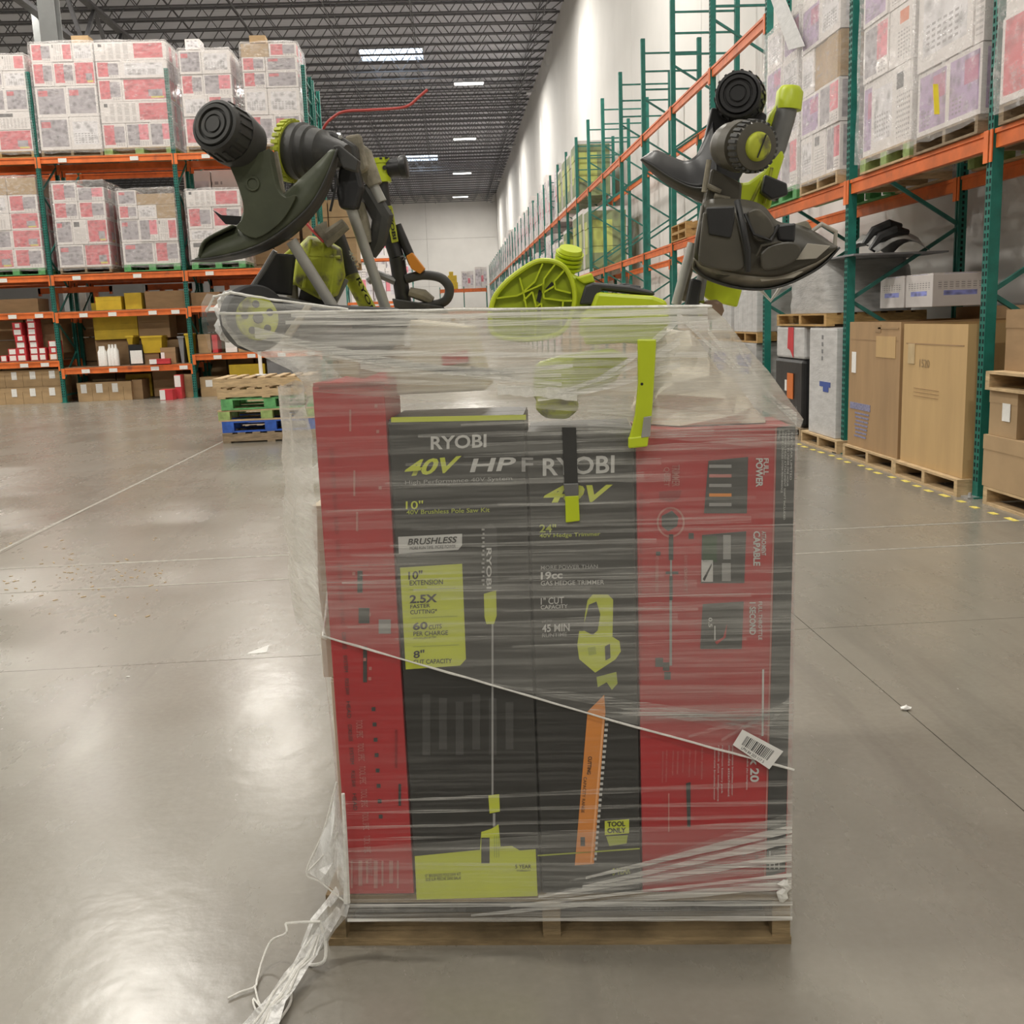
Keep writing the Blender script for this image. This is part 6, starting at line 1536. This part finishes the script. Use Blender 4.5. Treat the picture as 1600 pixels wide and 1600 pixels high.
# side of the wrap bulging out at the left, and the pocket pulled over the wheel
b = MB(); rows = []
for k in range(11):
    z = .74+.55*k/10; row = []
    for j in range(9):
        f = j/8; s_ = .044+(LEFT(z)-.012-.044)*math.sin(f*math.pi/2)+rnf.uniform(-.006, .006); row.append(L(s_, -.014+.56*f, z-.10*f+.06*f*k/10+rnf.uniform(-.006, .006)))
    rows.append(row)
b.grid(rows); part('film_side', b, M_fd, fw, smooth=True)
rope([L(LEFT(z)-.014, .55, z-.06) for z in (1.24, 1.1, .98, .90, .84)], .003, 'side_edge')
b = MB(); rows = []
for k in range(7):
    row = []
    for j in range(13):
        f = j/12; z1 = 1.475-.045*f; z0 = 1.36+.03*f; s_ = -.155+.30*f; row.append(L(s_+rnf.uniform(-.003, .003), -.012-.035*math.sin(math.pi*f)-.02*math.sin(math.pi*k/6)+(.03 if k == 6 else 0), z0+(z1-z0)*k/6+rnf.uniform(-.003, .003)))
    rows.append(row)
b.grid(rows); part('film_pocket', b, M_f2, fw, smooth=True)
rope([L(-.155, .0, 1.44), L(-.13, -.02, 1.468), L(-.09, -.035, 1.474), L(.0, -.045, 1.456), L(.145, -.03, 1.432)], .003, 'top_edge')
# foil like bunch of film round the wheel, left
def lump(c, rs, m, n=(9, 18), seed=1, name='bunched_film'):
    r_ = random.Random(seed); rows = []
    for i in range(n[0]+1):
        a = math.pi*i/n[0]; row = []
        for j in range(n[1]):
            g = 2*math.pi*j/n[1]; k = r_.uniform(.82, 1.12)
            row.append(Vector(c)+LE*rs[0]*math.sin(a)*math.cos(g)*k+LN*rs[1]*math.sin(a)*math.sin(g)*k+UP*rs[2]*math.cos(a)*k)
        rows.append(row)
    b = MB(); b.grid(rows, True); part(name, b, m, fw)
lump(pt(362, 486, .12), (.030, .06, .042), M_ft, seed=3)
lump(pt(378, 466, .14), (.036, .06, .016), M_ft, seed=8)
lump(pt(356, 512, .12), (.022, .05, .030), M_ft, seed=5)
# ------------------------------------------------------------------ loose tail of film hanging at the lower left corner
tl = thing('film_tail', 'loose twisted tail of stretch film hanging off the lower left corner', 'plastic film', on_floor(420, 1590), 0)
def ribbon(path, wid, m, name, ncross=7, crinkle=.006, seed=0):
    """crumpled ribbon along (u, v, t) points; wid = half width in metres at each point"""
    r_ = random.Random(seed); P = [pt(*p) for p in path]; rows = []
    for i, p in enumerate(P):
        d = (P[min(i+1, len(P)-1)]-P[max(i-1, 0)]).normalized(); x = d.cross(LN).normalized(); row = []
        for j in range(ncross):
            f = j/(ncross-1)*2-1; row.append(p+x*wid[i]*f+LN*(.5*wid[i]*math.sin(5*f+i)+r_.uniform(-crinkle, crinkle))+x*r_.uniform(-crinkle, crinkle)*.5)
        rows.append(row)
    b = MB(); b.grid(rows); part(name, b, m, tl, smooth=True)
def floorz(u, v, z=.004): q = on_floor(u, v, z); return q
# sail like flap beside the carton
b = MB(); sail = [(525, 1225), (518, 1265), (505, 1300), (490, 1335), (479, 1362), (500, 1376), (520, 1390), (536, 1405), (541, 1380), (540, 1330), (533, 1270)]
cs = pt(522, 1345, -.03); ring_ = [pt(u, v, -.03+.01*math.sin(i*2.1)) for i, (u, v) in enumerate(sail)]
b.grid([ring_, [q.lerp(cs, .5)-LN*(.012+.006*math.sin(i*1.7)) for i, q in enumerate(ring_)], [q.lerp(cs, .97)-LN*.004 for q in ring_]], True); part('flap', b, M_ft, tl, smooth=True)
rim_ = spline([(526, 1222), (505, 1300), (479, 1362), (500, 1378), (538, 1408)], 5)
b = MB(); b.tube([pt(u, v, -.034) for u, v in rim_], .0022, 6); part('flap_edge', b, M_fe, tl, smooth=True)
b = MB(); b.tube([pt(u, v, -.036) for u, v in spline([(482, 1360), (510, 1330), (528, 1300)], 5)], .002, 6); part('flap_crease', b, M_fe, tl, smooth=True)
b = MB(); b.tube([pt(u, v, -.036) for u, v in spline([(536, 1240), (540, 1330), (542, 1410)], 5)], [.004+.004*k/10 for k in range(11)], 6); part('flap_edge', b, M_fe, tl, smooth=True)
ribbon([(538, 1396, -.02), (524, 1420, -.035), (505, 1446, -.05), (488, 1482, -.07)], [.022, .03, .03, .026], M_ft, 'twist', seed=4)
# from there down to the floor and towards the viewer
Q = [pt(495, 1465, -.06), pt(478, 1500, -.10)] + [floorz(462, 1520, .025), floorz(440, 1555, .014), floorz(420, 1580, .010), floorz(395, 1625, .008)]
rows = []; r_ = random.Random(6)
for i, p in enumerate(Q):
    w = (.024, .026, .022, .026, .036, .045)[i]; row = []
    for j in range(9):
        f = j/4-1; row.append(p+Vector((1, .25, 0)).normalized()*w*f+Vector((0, 0, abs(.25*w*math.sin(4*f+i))+(0 if i < 2 else 0)))+Vector((r_.uniform(-.004, .004), r_.uniform(-.004, .004), r_.uniform(0, .004))))
    rows.append(row)
b = MB(); b.grid(rows); part('floor_tail', b, M_ft, tl, smooth=True)
for off, r in ((-.018, .003), (.004, .0045), (.016, .0028)):
    b = MB(); b.tube([q+Vector((off*(1 if i % 2 else .4), 0, .006)) for i, q in enumerate(Q)], r, 6); part('tail_fold', b, M_fe, tl, smooth=True)
lp = [pt(500, 1440, -.05), pt(508, 1470, -.06), floorz(507, 1500, .02), floorz(488, 1508, .006), floorz(466, 1500, .004)]
b = MB(); b.tube([Vector(p) for p in spline([tuple(q) for q in lp], 4)], .004, 6); part('loop', b, M_fe, tl, smooth=True)
lp = [floorz(452, 1520, .012), floorz(455, 1562, .006), floorz(438, 1592, .004), floorz(425, 1612, .003)]
b = MB(); b.tube([Vector(p) for p in spline([tuple(q) for q in lp], 4)], .003, 6); part('loop', b, M_fe, tl, smooth=True)
# thin twisted string of film lying on the floor
st = thing('film_string', 'thin twisted string of film lying on the floor left of pallet', 'string', floorz(396, 1540, 0), 0)
lp = [pt(500, 1440, -.06), pt(468, 1441, -.075), pt(446, 1443, -.09)]
b = MB(); b.tube(lp, .003, 6); part('string', b, M_fe, st, smooth=True)
S = [tuple(pt(446, 1443, -.09)), tuple(pt(447, 1458, -.10)), tuple(floorz(424, 1470, .05)), tuple(floorz(410, 1500, .02)), tuple(floorz(402, 1530, .006)), tuple(floorz(398, 1542, .006)), tuple(floorz(376, 1550, .006)), tuple(floorz(356, 1560, .005))]
b = MB(); b.tube([Vector(p) for p in spline(S, 5)], .0026, 6); part('string', b, M_fe, st, smooth=True)
S = [tuple(floorz(398, 1540, .006)), tuple(floorz(404, 1565, .005)), tuple(floorz(412, 1580, .005)), tuple(floorz(396, 1560, .006)), tuple(floorz(400, 1578, .005)), tuple(floorz(418, 1590, .004))]
b = MB(); b.tube([Vector(p) for p in spline(S, 4)], .0022, 6); part('string', b, M_fe, st, smooth=True)
# torn white knot of film at the right lower corner
kn = thing('film_knot', 'small torn white knot of film at lower right corner of the pallet', 'plastic film', pt(1225, 1410, -.02), LROT)
r_ = random.Random(2); rows = []
for i in range(6):
    row = []
    for j in range(8):
        g = 2*math.pi*j/8; w = (.004, .012, .010, .013, .010, .004)[i]*r_.uniform(.7, 1.3); c = pt((1228, 1222, 1228, 1221, 1224, 1222)[i], 1374+7*i, -.022)
        row.append(c+LE*w*math.cos(g)+LN*w*.6*math.sin(g))
    rows.append(row)
b = MB(); b.grid(rows, True); part('knot', b, M_fe, kn)

flush_texts()
bpy.context.view_layer.update()
